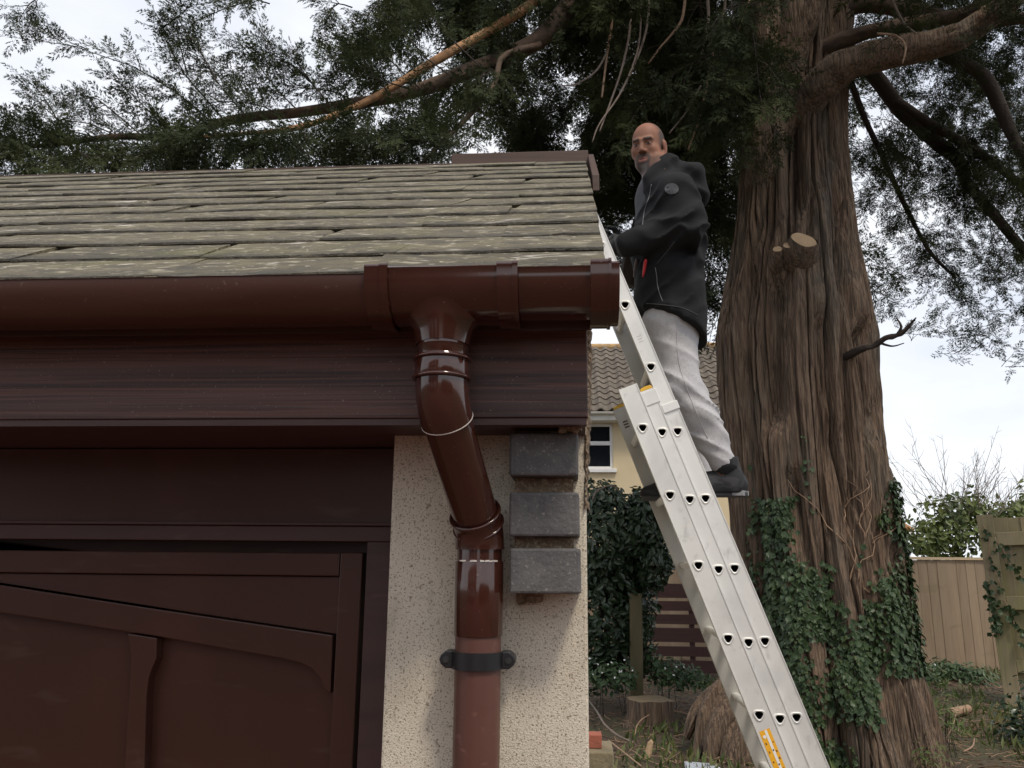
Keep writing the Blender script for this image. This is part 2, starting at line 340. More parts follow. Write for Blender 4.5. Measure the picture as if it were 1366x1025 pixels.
# garage door (hinged leaves with curved braces)
D0 = .165
def Q(px, py): p = P(px, py, D0+1.28); return p[0], p[2]
door = MB(); door.box((-2.99, D0+.030, .03), (Q(480, 900)[0]-.002, D0+.05, 1.864)); door = door.build('garage_door', M['doorpaint'], garage)
x_st0 = Q(451, 800)[0]; x_st1 = Q(481, 800)[0]; z_top = Q(200, 735)[1]; z_r = Q(200, 766)[1]
mb = MB(); mb.box((x_st0, D0, .03), (x_st1, D0+.0295, z_top)); mb.build('stile', M['doorpaint'], door, bevel=.002)
XM = -1.62
mb = MB(); mb.box((XM+.004, D0-.001, z_r), (x_st0-.0008, D0+.0295, z_top-.001)); mb.build('rail', M['doorpaint'], door, bevel=.002)
mb = MB(); mb.box((XM+.004, D0, .03), (XM+.06, D0+.0295, z_r-.001)); mb.build('stile', M['doorpaint'], door, bevel=.002)
# infill above the brace
def brace_poly():
    top = [Q(-700, 660), Q(0, 781), Q(220, 815), Q(443, 848)]
    c0 = Q(440, 926); c1 = Q(431, 920)
    low = [c1, Q(426, 905), Q(415, 893), Q(400, 885), Q(375, 879), Q(330, 871), Q(200, 848), Q(0, 818), Q(-700, 700)]
    return top+[c0]+low
bp = brace_poly()
cut = Q(-700, 660)[0]
mb = MB(); mb.prism([(x, D0+.004, z) for x, z in bp][::-1], (0, .0255, 0)); mb.build('curved_brace', M['doorpaint'], door, bevel=.002)
t1 = [Q(-700, 655), Q(0, 777.5), Q(220, 811.5), Q(444, 845)]
mb = MB(); mb.prism([(x, D0+.010, z) for x, z in t1+[(x_st0-.003, t1[-1][1]), (x_st0-.003, z_r-.003), (t1[0][0], z_r-.003)]], (0, .0195, 0)); mb.build('panel', M['doorpaint'], door, bevel=.001)
xs0, xs1 = Q(174, 900)[0], Q(206, 900)[0]
pts = [Q(168, 846), Q(207, 852), Q(206, 880), Q(200, 893), Q(196, 905), Q(193, 930), Q(190, 1025)]
zb = .1
mb = MB(); x190 = Q(190, 1025)[0]; x162 = Q(164, 1025)[0]
mb.prism([(x, D0+.006, z) for x, z in pts+[(x190, zb), (x162, zb), Q(164, 1025), Q(172, 900), Q(173, 880)]], (0, .0235, 0)); mb.build('muntin', M['doorpaint'], door, bevel=.0015)
for x in np.arange(XM+.12, xs0-.2, .32):
    mb = MB(); mb.box((x, D0+.007, zb), (x+.045, D0+.0295, 1.6)); mb.build('muntin', M['doorpaint'], door, bevel=.0015)
mb = MB(); mb.box((x_st0-.9, D0+.001, .04), (x_st0-.001, D0+.0295, .2)); mb.build('rail', M['doorpaint'], door, bevel=.002)
mb = MB(); mb.box((XL+.2, D0+.052, 1.80), (-.2895, D0+.07, 1.93)); mb.build('gap_backing', M['doorpaint'], garage)  # strip added behind the door gap so no light shows through
# left leaf, out of the picture: a plain repeat
mb = MB(); mb.box((-2.985, D0, .03), (XM-.004, D0+.0295, 1.0)); mb.box((-2.985, D0, 1.02), (XM-.004, D0+.0295, z_top)); mb.build('rail', M['doorpaint'], door, bevel=.002)

# roof: every slate its own piece
VX = P(815, 355, 1.24)[0]          # the verge
roof = MB()
roof.prism([(VX-.035, EAVE_Y+.03, roof_z(EAVE_Y+.03)-.035), (VX-.035, RIDGE_Y, roof_z(RIDGE_Y)-.035), (VX-.035, yb+.2, wz-.13), (VX-.035, yb+.2, wz-.16), (VX-.035, RIDGE_Y, roof_z(RIDGE_Y)-.065), (VX-.035, EAVE_Y+.03, roof_z(EAVE_Y+.03)-.065)], (XL-VX+.0, 0, 0))
roof = roof.build('roof', M['ridgewood'], garage)
ang = math.atan(SLOPE); NC = 14; GA = (RIDGE_Y-EAVE_Y-.03)/NC
def slate_mesh(wd, rag, seedv, left=0, right=0):
    """slate lying along +y (up the slope), front edge at y=0, centred on x, top surface around z=0"""
    rn = random.Random(seedv); n = 9; ln = .31; th = .0145; V = []
    for i in range(n):
        t = i/(n-1); x = -wd/2+wd*t
        fy = rag*(rn.uniform(-.5, .5)+.6*math.sin(6*t+seedv)); 
        if i in (0, n-1): fy += rag*rn.uniform(.3, 1.6)
        sk0 = left*(1-t)+right*t
        wav = .0013*math.sin(4*t+seedv*1.7)+rn.uniform(-.0008, .0008)
        V += [(x+sk0*0, fy+.002, wav-.001), (x, fy, wav-.005), (x, fy+.013, wav-th-.006), (x+sk0, .10, wav*.7+.0005), (x+sk0*1.6, .185, 0), (x+sk0*1.6, ln, -.001)]
    F = []; k = 6
    for i in range(n-1):
        a = i*k; b = a+k
        F += [(a+0, b+0, b+3, a+3), (a+3, b+3, b+4, a+4), (a+4, b+4, b+5, a+5), (a+1, b+1, b+0, a+0), (a+2, b+2, b+1, a+1)]
    for a, s in ((0, 1), ((n-1)*k, -1)):
        f = (a+5, a+4, a+3, a+0, a+1, a+2); F.append(f if s > 0 else f[::-1])
    F.append((2, 5, (n-1)*k+5, (n-1)*k+2))
    return V, F
smesh = []; straight = []
for q in range(9):
    sk_l, sk_r = random.choice((0, 0, .012, -.012, .03)), (0 if q < 3 else random.choice((0, 0, .012, -.012, .03)))
    if sk_r == 0: straight.append(q)
    V, F = slate_mesh(.372, .0045, 3+q*7, sk_l, sk_r)
    smesh.append((V, F))
protos = []
for c in range(NC):
    y = EAVE_Y+GA*c; x = VX-.005+random.uniform(-.004, .001); first = True
    wfirst = .372 if c % 2 == 0 else .2
    if c == 1: wfirst = .372*.97
    k = 0
    while x > XL+.2:
        wd = (wfirst if first else .372)*random.uniform(.95, 1.04); first = False
        sc = wd/.372; q = random.randrange(9) if k else random.choice(straight)
        tilt = ang-.042+random.uniform(-.005, .005)
        dyj = random.uniform(-.004, .004); loc = (x-wd/2, y+dyj, roof_z(y+dyj)+.004+random.uniform(-.001, .002))
        # smaller scale across only; front edge stays full thickness
        if q < len(protos) and protos[q] is not None:
            o = inst(protos[q], roof, loc)
        else:
            V, F = smesh[q]
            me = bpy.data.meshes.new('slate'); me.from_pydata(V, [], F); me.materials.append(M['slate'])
            o = bpy.data.objects.new('slate', me); o.location = np.array(loc)-WL[roof.name]; link(o, roof, loc)
            while len(protos) <= q: protos.append(None)
            protos[q] = o
        o.rotation_euler = (tilt, random.uniform(-.003, .003), random.uniform(-.004, .004)); o.scale = (sc, min(1, max(.12, (RIDGE_Y-.012-y)/math.cos(ang)/.31)), random.uniform(.95, 1.2))
        x -= wd+random.uniform(.001, .004); k += 1
# ridge boards and bargeboard
rz = roof_z(RIDGE_Y)
x600 = P(603, 205, RIDGE_Y+1.28)[0]
rt = P(787, 203.5, RIDGE_Y+1.29)[2]
mb = MB(); mb.box((x600, RIDGE_Y-.01, rz-.06), (VX+.004, RIDGE_Y+.02, rt)); mb.build('ridge_board', M['ridgewood'], roof, bevel=.002)
mb = MB(); mb.box((XL, RIDGE_Y+.022, rz-.08), (x600+.2, RIDGE_Y+.045, rz+.012)); mb.build('ridge_board', M['ridgewood'], roof, bevel=.002)
mb = MB(); yv = RIDGE_Y-.55
mb.prism([(VX+.004, RIDGE_Y+.03, rt+.003), (VX+.004, yv, roof_z(yv)+.006), (VX+.004, yv, roof_z(yv)-.05), (VX+.004, RIDGE_Y+.03, rz-.05)], (.022, 0, 0)); mb.build('verge_board', M['ridgewood'], roof, bevel=.002)
mb = MB()
mb.prism([(GX+.001, -.1, roof_z(-.1)-.04), (GX+.001, RIDGE_Y, rz-.04), (GX+.001, RIDGE_Y, rz-.075), (GX+.001, -.1, roof_z(-.1)-.075)], (VX-GX-.012, 0, 0)); mb.build('undercloak', M['mortar'], roof)

# ------------------------------------------------------------------ gutter
GY, GZ, GR = -.200, 2.236, .056
def halfround(mb, x0, x1, r, th=.0025, lip=.006, seg=22, z=GZ, lipz=0):
    pts = []
    for k in range(seg+1):
        a = math.pi*k/seg; pts.append((GY-r*math.cos(a), z-r*math.sin(a)))
    ins = [(GY-(r-th)*math.cos(math.pi*k/seg), z-(r-th)*math.sin(math.pi*k/seg)) for k in range(seg+1)]
    prof = [(GY-r+.001, z+lip+lipz), (GY-r-.0015, z+lip*.6+lipz)]+pts+[(GY+r, z+lip), (GY+r-th, z+lip)]+ins[::-1]+[(GY-r+th+.001, z+lip+lipz)]
    n = len(prof); V = [(x0, y, zz) for y, zz in prof]+[(x1, y, zz) for y, zz in prof]
    F = [(i, (i+1) % n, (i+1) % n+n, i+n) for i in range(n)]
    mb.add(V, F); 
    # annular end faces
    for o_ in (0, n):
        mb.add([V[o_+i] for i in range(n)], [tuple(range(n)) if o_ == 0 else tuple(range(n-1, -1, -1))])
def gx(px): return P(px, 410, 1.03)[0]
gut = thing('rain_gutter', 'brown plastic half round gutter running along the eaves', 'gutter', (-.2, GY, GZ-.06))
mb = MB(); halfround(mb, XL, gx(500), GR-.001, lip=.002, z=GZ-.004); mb.build('gutter_trough', M['pvcdull'], gut, auto=35)
mb = MB(); halfround(mb, gx(676), gx(800), GR-.001, lip=.004); mb.build('gutter_trough', M['pvc'], gut, auto=35)
# running outlet with its flared spout
mb = MB(); halfround(mb, gx(505), gx(672), GR+.005, lip=.005); outlet = mb.build('running_outlet', M['pvc'], gut, auto=35)
OX = -.1805
def lathe(mb, prof, c, n=40):
    V = []; F = []
    for r, z in prof:
        for k in range(n): a = 2*math.pi*k/n; V.append((c[0]+r*math.cos(a), c[1]+r*math.sin(a), z))
    for i in range(len(prof)-1):
        for k in range(n): F.append((i*n+k, i*n+(k+1) % n, (i+1)*n+(k+1) % n, (i+1)*n+k))
    mb.add(V, F)
zb0 = GZ-GR-.005
mb = MB(); lathe(mb, [(.0365, zb0+.016), (.0362, zb0-.02), (.0355, zb0-.03), (.0357, zb0-.032), (.0345, zb0-.0335), (.0345, zb0-.055)], (OX, GY), 48); 
V = []; F = []; n = 48; rg = GR+.0052
pf = [(.0520, -.0012, 1), (.0480, .0010, 1), (.0445, .0045, .95), (.0415, .010, .85), (.0390, .018, .6), (.0364, .030, .15)]
for r_, h_, bl in pf:
    for k in range(n):
        a = 2*math.pi*k/n; y_ = r_*math.sin(a); V.append((OX+r_*math.cos(a), GY+y_, zb0+bl*(rg-math.sqrt(rg*rg-y_*y_))-h_))
for i in range(len(pf)-1):
    for k in range(n): F.append((i*n+k, i*n+(k+1) % n, (i+1)*n+(k+1) % n, (i+1)*n+k))
mb.add(V, F)
mb.build('outlet_spout', M['pvc'], outlet, auto=40)
# unions with raised clips
for a, b, nm in ((487, 507, 0), (507, 518, 1), (663, 684, 0), (684, 691, 1)):
    mb = MB(); r = GR+(.0095 if nm == 0 else .0125)-(.0 if a < 600 else 0)
    if nm == 0: halfround(mb, gx(a), gx(b), r, lip=.0075, th=.004)
    else: halfround(mb, gx(a), gx(b), r-.0015, lip=.0085, th=.004)
    mb.build('union_band' if nm == 0 else 'union_rib', M['pvc'], gut, bevel=.0012, auto=35)
# stop end
mb = MB(); halfround(mb, gx(788), gx(813), GR+.010, lip=.009, th=.004); mb.build('union_band', M['pvc'], gut, bevel=.0015, auto=35)
mb = MB(); halfround(mb, gx(812), gx(816), GR+.0115, lip=.0095, th=.004); mb.build('union_rib', M['pvc'], gut, bevel=.001, auto=35)
mb = MB(); halfround(mb, gx(816), gx(827), GR+.007, lip=.006, th=.02)
n = 24; r = GR+.006
mb.prism([(gx(825), GY-r*math.cos(math.pi*k/n), GZ+.004-r*math.sin(math.pi*k/n)) for k in range(n+1)], (.002, 0, 0))
mb.build('stop_end', M['pvc'], gut, bevel=.0012, auto=35)

# ------------------------------------------------------------------ downpipe
PX, PY = -.1405, -.052
dp = thing('downpipe', 'brown plastic downpipe with swan neck offset clipped to the cream pier', 'downpipe', (PX, PY, 0))
A = np.array([OX, GY, 2.083]); B = np.array([PX, PY, 1.905])
dirv = (B-A)/np.linalg.norm(B-A)
def bend(a0, a1, corner, r, n=10, ext0=0, ext1=0):
    """path that turns from direction a0 to a1 around a corner with setback r"""
    p0 = corner-a0*r; p1 = corner+a1*r; out = []
    for k in range(n+1):
        t = k/n; out.append((1-t)**2*p0+2*t*(1-t)*corner+t*t*p1)
    return ([p0-a0*ext0] if ext0 else [])+out+([p1+a1*ext1] if ext1 else [])
down = np.array([0, 0, -1.0])
R0 = .0345
mb = MB(); mb.tube([(OX, GY, zb0-.046), (OX, GY, zb0-.049), (OX, GY, zb0-.074), (OX, GY, zb0-.077)], [.0365, .0378, .0378, .0365], 48); sock = mb.build('socket', M['pvc'], dp, auto=40)
def ring(c, ax, R, r, name, m_, parent, n=48):
    c = np.array(c, float); ax = np.array(ax, float); ax /= np.linalg.norm(ax)
    u = np.cross(ax, (0, 1, .1)); u /= np.linalg.norm(u); v = np.cross(ax, u); V = []; F = []; q = 10
    for i in range(n):
        a = 2*math.pi*i/n; d = u*math.cos(a)+v*math.sin(a)
        for j in range(q):
            b = 2*math.pi*j/q; V.append(c+d*(R+r*math.cos(b))+ax*r*math.sin(b))
    for i in range(n):
        for j in range(q): F.append((i*q+j, ((i+1) % n)*q+j, ((i+1) % n)*q+(j+1) % q, i*q+(j+1) % q))
    return mesh_np(name, V, F, m_, parent, True)
ring((OX, GY, zb0-.050), down, .0385, .0026, 'socket_rim', M['pvc'], sock)
ring((OX, GY, zb0-.077), down, .0388, .0028, 'socket_rim', M['pvc'], sock)
c1 = np.array([OX, GY, 2.068]); c2 = np.array([PX, PY, 1.898]); dirv = (c2-c1)/np.linalg.norm(c2-c1)
b1 = bend(down, dirv, c1, .032, 14, ext0=.012, ext1=.001)
mb = MB(); mb.tube(b1, .0368, 48, up=(1, 0, 0)); ub = mb.build('upper_bend', M['pvc'], dp, auto=40)
ring(b1[-1], dirv, .0362, .0011, 'cut_edge', M['whiteedge'], ub)
mb = MB(); e1 = b1[-1]-dirv*.01; e2 = c2-dirv*.02; mb.tube([e1+(e2-e1)*k/6 for k in range(7)], .0338, 48); mb.build('offset_pipe', M['pvc'], dp, auto=40)
b2 = bend(dirv, down, c2, .028, 12, ext0=.004, ext1=.0)
mb = MB(); mb.tube(b2, [.0372]*3+[.0365]*(len(b2)-3), 48, up=(1, 0, 0)); lb = mb.build('lower_bend', M['pvc'], dp, auto=40)
ring(b2[0], dirv, .0372, .0024, 'socket_rim', M['pvc'], lb); ring(b2[0]+dirv*.021, dirv, .0374, .0022, 'socket_rim', M['pvc'], lb)
zb2 = b2[-1][2]
mb = MB(); mb.tube([(PX, PY, zb2+.004), (PX, PY, 1.852)], .0335, 48); mb.build('spigot', M['pvc'], lb, auto=40)
mb = MB(); mb.tube([(PX, PY, 1.853), (PX, PY, 1.8515), (PX, PY, 1.7475), (PX, PY, 1.7465)], [.0352, .0358, .0358, .0352], 48); sl = mb.build('pipe_sleeve', M['pvc'], dp, auto=40)
mb = MB()
for k in range(9):
    a = -math.pi/2+random.choice((-.7, -.1, .15, .5, .75))+random.uniform(-.12, .12); x = PX+.0352*math.cos(a); y = PY+.0352*math.sin(a); mb.box((x-.003, y-.0015, 1.8522), (x+.003, y+.001, 1.8542), .0006)
mb.build('burr', M['whiteedge'], sl)
mb = MB(); mb.tube([(PX, PY, 1.75), (PX, PY, 1.2), (PX, PY, .6), (PX, PY, .12)], .0335, 48); mb.build('old_pipe', M['pvcold'], dp, auto=40)
# scuffs of old paint round the pipe
clipz = P(640, 880, PY+1.28)[2]
mb = MB(); n = 48; V = []; F = []
for z in (clipz-.012, clipz+.012):
    for R in (.0348, .0378):
        for k in range(n+1):
            a = math.pi+math.pi*k/n if True else 0
            V.append((PX+R*math.cos(a), PY+R*math.sin(a), z))
m_ = n+1
for k in range(n):
    F += [(m_+k, m_+k+1, 3*m_+k+1, 3*m_+k), (k, k+1, m_+k+1, m_+k), (2*m_+k, 3*m_+k, 3*m_+k+1, 2*m_+k+1)]
clip = mesh_np('pipe_clip', V, F, M['blackpvc'], dp); 
for sgn in (-1, 1):
    mb = MB(); x0 = PX+sgn*.0345; 
    pts = [(x0, PY-.008, clipz-.012), (x0+sgn*.012, PY-.008, clipz-.012), (x0+sgn*.019, PY-.008, clipz-.006), (x0+sgn*.021, PY-.008, clipz), (x0+sgn*.019, PY-.008, clipz+.006), (x0+sgn*.012, PY-.008, clipz+.012), (x0, PY-.008, clipz+.012)]
    mb.prism(pts, (0, .03, 0)); lug = mb.build('clip_lug', M['blackpvc'], clip, bevel=.0015)
    mb = MB(); mb.tube([(x0+sgn*.011, PY-.0105, clipz), (x0+sgn*.011, PY-.007, clipz)], .0045, 10); mb.build('screw', M['rubber'], clip)
# ------------------------------------------------------------------ ladder (three sections leaning on the gable)
LU = np.array([-.348, 0, .9375]); LU /= np.linalg.norm(LU); LN = np.array([LU[2], 0, -LU[0]])
LO = P(941, 665, 3.2); LO[1] = 0
NEAR = 3.2-1.28
def lp(s, n, y): return LO+LU*s+LN*n+np.array([0, y, 0])
def ls(px, py, D=3.2):
    p = P(px, py, D)-LO; return float(p@LU), float(p@LN)
lad = thing('ladder', 'aluminium three section extension ladder leaning against the garage gable', 'ladder', tuple(lp(-2.2, -.1, NEAR+.22)))
SP = .28
secs = [  # n0, n1, near y, far y, s_bottom, s_top, a hole's s
    (-.159, -.082, NEAR-.03, NEAR+.43, -2.17, ls(842, 516)[0], ls(894, 661)[0]),
    (-.080, -.025, NEAR-.012, NEAR+.41, -1.95, ls(868, 519)[0], ls(921, 666)[0]),
    (-.023, .040, NEAR-.002, NEAR+.39, -1.60, 1.27, 0.0)]
def dshape(w=.0155):
    """rounded three-cornered rung outline: flat side up, point down (n, s) about its centre"""
    pts = []
    for k in range(24):
        a = 2*math.pi*k/24; r = w*(1+.13*math.cos(3*(a-math.pi*1.5)))
        pts.append((r*math.cos(a)*1.0, r*math.sin(a)*.92))
    ca, sa = math.cos(-.356), math.sin(-.356)      # keep the flat side level while the ladder leans
    return [(x*ca-y*sa, x*sa+y*ca) for x, y in pts]
DS = dshape()
TH = .024
def stile(n0, n1, y0, s0, s1, hs, facing, fr):
    """box section with punched holes on its outer face; facing -1 = outer face towards -Y"""
    mb = MB(); yo = y0; yi = y0+TH*(-facing)
    cells = []; k0 = math.ceil((s0+SP*.3-hs)/SP); k1 = math.floor((s1-SP*.12-hs)/SP)
    hol = [hs+k*SP for k in range(k0, k1+1)]; cuts = [s0]
    for a, b in zip(hol[:-1], hol[1:]): cuts.append((a+b)/2)
    cuts.append(s1); nc = n0+(n1-n0)*fr
    lip = .0035
    for h, a, b in zip(hol, cuts[:-1], cuts[1:]):
        out = []
        for (dx, dz) in DS:
            x, z = dx, dz; tx = ((n1-lip if x > 0 else n0+lip)-nc)/x if abs(x) > 1e-6 else 1e9; tz = ((b if z > 0 else a)-h)/z if abs(z) > 1e-6 else 1e9
            t = min(tx, tz); out.append((nc+x*t, h+z*t))
        # snap the nearest samples to the corners
        for cx, cz in ((n0+lip, a), (n1-lip, a), (n1-lip, b), (n0+lip, b)):
            j = min(range(24), key=lambda q: abs(math.atan2(out[q][1]-h, (out[q][0]-nc))-math.atan2(cz-h, cx-nc))); out[j] = (cx, cz)
        for yy, flip in ((yo, 0), (yi, 1)):
            V = [lp(z, x, yy) for x, z in out]+[lp(h+dz, nc+dx, yy) for dx, dz in DS]
            mb.add(V, [(i, (i+1) % 24, 24+(i+1) % 24, 24+i) for i in range(24)])
    # edges with raised lips
    for nn, sg in ((n0, 1), (n1, -1)):
        a = nn; b = nn+sg*lip; yl = yo+facing*.0025; pr = [(a, yl), (b, yl), (b, yo), (b, yi), (a, yi)]
        pr = [(a, yl), (b, yl), (b, yi), (a, yi)]
        V = [lp(s, n_, y_) for s in (s0, s1) for n_, y_ in pr]
        mb.add(V, [(0, 1, 5, 4), (1, 2, 6, 5), (2, 3, 7, 6), (3, 0, 4, 7), (0, 3, 2, 1), (4, 5, 6, 7)])
    for s in (s0, s1): mb.add([lp(s, n0+lip, yo), lp(s, n1-lip, yo), lp(s, n1-lip, yi), lp(s, n0+lip, yi)], [(0, 1, 2, 3)])
    return mb, hol, nc
for si, (n0, n1, ya, yb_, s0, s1, hs) in enumerate(secs):
    mb, hol, nc = stile(n0, n1, ya, s0, s1, hs, -1, (.42, .37, .365)[si]); st = mb.build('stile', M['alu'], lad)
    tag(st, 'near side stile of the '+('base section', 'middle section', 'extended top section')[si])
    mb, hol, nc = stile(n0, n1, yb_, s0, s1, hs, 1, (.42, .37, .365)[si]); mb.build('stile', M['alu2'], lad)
    # one rung: hollow tube with a swaged rim, shared by the rest
    r0 = None
    for h in hol:
        if h < -1.9+0*si and False: continue
        loc = lp(h, nc, ya)
        if r0 is None:
            V = []; F = []; n = 24; ln = yb_-ya
            rings = [(-.0028, 1.02), (-.0042, 1.16), (-.0030, 1.34), (.0005, 1.38), (.0008, 1.0), (ln/2, 1.0), (ln-.0008, 1.0), (ln-.0005, 1.38), (ln+.003, 1.3), (ln+.004, 1.1), (ln+.003, 1.0)]
            for y, sc in rings:
                for dx, dz in DS: V.append(LU*(dz*sc)+LN*(dx*sc)+np.array([0, y, 0]))
            for i in range(len(rings)-1):
                for k in range(n): F.append((i*n+k, i*n+(k+1) % n, (i+1)*n+(k+1) % n, (i+1)*n+k))
            b = len(V)
            for y in (-.0028, .05, ln/2):       # the bore, coloured black for the shade inside the tube
                for dx, dz in DS: V.append(LU*(dz*.9)+LN*(dx*.9)+np.array([0, y, 0]))
            for i in range(2):
                for k in range(n): F.append((b+i*n+k, b+(i+1)*n+k, b+(i+1)*n+(k+1) % n, b+i*n+(k+1) % n))
            for k in range(n): F.append((k, b+k, b+(k+1) % n, (k+1) % n))
            F.append(tuple(b+2*n+k for k in range(n)))
            r0 = mesh_np('rung', np.array(V)+loc, F, [M['alu'], M['rubber']], lad, True, loc=loc)
            mi = [0]*len(F)
            for q in range((len(rings)-1)*n, (len(rings)-1)*n+2*n): mi[q] = 1
            mi[-1] = 1
            r0.data.polygons.foreach_set('material_index', np.array(mi, dtype=np.int32)); r0.data.set_sharp_from_angle(angle=math.radians(50))
        else: inst(r0, lad, loc)
# yellow plugs in the stile tops
def plug(si, far):
    n0, n1, ya, yb_, s0, s1, hs = secs[si]; y = (ya+.001 if not far else yb_-TH+.001); mb = MB()
    mb.prism([lp(s1, n0+.001, y), lp(s1, n1-.001, y), lp(s1+.014, n1-.006, y), lp(s1+.016, (n0+n1)/2, y), lp(s1+.012, n0+.006, y)], (0, TH-.002, 0))
    mb.build('end_plug', M['yellow'], lad, bevel=.002)
plug(1, 0); plug(0, 1); plug(1, 1); plug(2, 0); plug(2, 1)
# guide brackets that hold the sections together
for (a, b, c, d, ya) in ((ls(879, 537)[0], secs[1][5]-.006, -.0795, -.018, NEAR-.016), (ls(905, 541)[0]-.012, ls(905, 541)[0]+.022, -.022, .044, NEAR-.009)):
    mb = MB(); V = [lp(a, c, ya), lp(a, d, ya), lp(b, d, ya), lp(b, c, ya)]
    mb.prism(V, (0, .012, 0)); mb.build('guide_bracket', M['alu'], lad, bevel=.0015)
for far in (0, 1):
    n0, n1, ya, yb_, s0, s1, hs = secs[0]; y = ya-.004 if not far else yb_-TH
    mb = MB(); mb.prism([lp(s0-.03, n0-.004, y), lp(s0-.03, n1+.004, y), lp(s0+.05, n1+.003, y), lp(s0+.05, n0-.003, y)], (0, TH+.006, 0)); mb.build('rubber_foot', M['rubber'], lad, bevel=.004)
# safety sticker on the base section
a = ls(1019, 971)[0]; yk = secs[0][2]-.0006
ax = [ls(1010, 973)[1], ls(1029, 967)[1]]
n_a, n_b = -.150, -.110
mb = MB(); mb.add([lp(a-.55, n_a, yk), lp(a-.55, n_b, yk), lp(a, n_b, yk), lp(a, n_a, yk)], [(0, 1, 2, 3)]); stk = mb.build('sticker', M['stickery'], lad)
mb = MB(); mb.add([lp(a-.55, n_a+.019, yk-.0006), lp(a-.55, n_a+.028, yk-.0006), lp(a-.002, n_a+.028, yk-.0006), lp(a-.002, n_a+.019, yk-.0006)], [(0, 1, 2, 3)])
mb.tube([lp(a-.022, n_a+.012, yk-.0012), lp(a-.022, n_a+.012, yk-.0006)], .006, 14); mb.build('white_strip', M['stickerw'], stk)
mb = MB()
for k in range(16):
    for nn in (n_a+.008, n_a+.034):
        s = a-.05-.03*k+random.uniform(-.004, .004); w_ = random.uniform(.002, .0035); h_ = random.uniform(.004, .008)
        mb.add([lp(s, nn-w_, yk-.0008), lp(s, nn+w_, yk-.0008), lp(s+h_, nn+w_*.4, yk-.0008), lp(s+h_, nn-w_, yk-.0008)], [(0, 1, 2, 3)])
    s = a-.075-.05*k; mb.add([lp(s, n_a+.021, yk-.0010), lp(s, n_a+.026, yk-.0010), lp(s+.006, n_a+.026, yk-.0010), lp(s+.006, n_a+.021, yk-.0010)], [(0, 1, 2, 3)])
mb.build('pictograms', M['stickerk'], stk)
mb = MB()
for k in range(3):
    s = 1.27-.6+k*.012; mb.add([lp(s, -.006, NEAR-.0027), lp(s, .012, NEAR-.0027), lp(s+.003, .012, NEAR-.0027), lp(s+.003, -.006, NEAR-.0027)], [(0, 1, 2, 3)])
mb.build('stamped_mark', M['alu2'], lad)
# little label on the far stile
n0, n1, ya, yb_, s0, s1, hs = secs[0]
mb = MB()
for k in range(3):
    s = s1-.07-k*.013; mb.add([lp(s, -.14, yb_-TH-.0007), lp(s, -.118, yb_-TH-.0007), lp(s+.007, -.118, yb_-TH-.0007), lp(s+.007, -.14, yb_-TH-.0007)], [(0, 1, 2, 3)])
mb.build('printed_mark', M['stickerk'], lad)
# ------------------------------------------------------------------ foliage tools
M['bark'] = mat('stringy_conifer_bark', (.172, .113, .074), .9, layers=[((26, 26, 2.0), 5, .42, .62, (.062, .040, .027), .8), ((70, 70, 4), 4, .48, .66, (.255, .185, .128), .7), ((55, 55, 3), 4, .5, .64, (.04, .027, .02), .75), ((3, 3, 1), 3, .5, .75, (.11, .105, .085), .6), ((9, 9, 1.0), 4, .58, .74, (.15, .085, .05), .6)], bump=[((45, 45, 3.2), 5, 1, .035), ((120, 120, 8), 3, .8, .012)])
M['limb'] = mat('brown_limb_bark', (.10, .066, .045), .9, layers=[(12, 5, .45, .7, (.05, .034, .025), .8), (4, 4, .5, .7, (.14, .08, .05), .6)], bump=[(40, 5, .9, .012)])
M['darklimb'] = mat('dark_branch_bark', (.045, .034, .028), .95, bump=[(40, 4, .8, .01)])
M['barewood'] = mat('stripped_orange_branch', (.36, .19, .085), .75, layers=[(20, 4, .45, .65, (.16, .085, .045), .8)], bump=[(60, 3, .5, .004)])
M['greytwig'] = mat('pale_dead_twig', (.20, .16, .13), .9, layers=[(30, 3, .45, .65, (.14, .10, .08), .7)])
M['tantwig'] = mat('dead_ivy_stem', (.33, .22, .145), .9, layers=[(30, 3, .45, .65, (.2, .12, .08), .7)])
M['cutwood'] = mat('fresh_cut_wood', (.43, .305, .185), .8, layers=[(60, 4, .45, .7, (.34, .21, .11), .7), ((9, 9, 9), 3, .5, .7, (.3, .19, .1), .5)], bump=[(120, 3, .3, .002)])
M['conifer'] = mat('conifer_needles', (.036, .047, .020), .8, spec=.2, layers=[(1.3, 3, .45, .68, (.072, .086, .030), .75), (14, 3, .5, .72, (.018, .026, .015), .6)], transl=.25)
M['conifer2'] = mat('far_conifer_needles', (.030, .040, .019), .8, spec=.2, layers=[(1.2, 3, .45, .68, (.05, .065, .026), .8)], transl=.16)
M['ivy'] = mat('ivy_leaves', (.042, .072, .029), .42, spec=.35, layers=[(5, 3, .45, .65, (.065, .10, .036), .7), (40, 2, .5, .7, (.018, .034, .016), .8), (16, 2, .62, .72, (.12, .13, .05), .6)], transl=.08)
M['bushleaf'] = mat('dark_bush_leaves', (.022, .042, .018), .34, layers=[(5, 3, .45, .65, (.04, .068, .028), .7)], transl=.12)
M['lightleaf'] = mat('light_green_leaves', (.13, .17, .042), .5, layers=[(2.2, 3, .45, .62, (.035, .06, .02), .85), (9, 3, .55, .7, (.18, .17, .05), .5)], transl=.22)
M['lowleaf'] = mat('low_green_leaves', (.045, .085, .03), .5, layers=[(4, 3, .45, .65, (.07, .115, .035), .7)], transl=.15)
M['grass'] = mat('grass_blades', (.09, .13, .035), .6, layers=[(3, 3, .45, .65, (.17, .15, .06), .7)], transl=.2)
M['petal'] = mat('white_petals', (.8, .8, .78), .6)

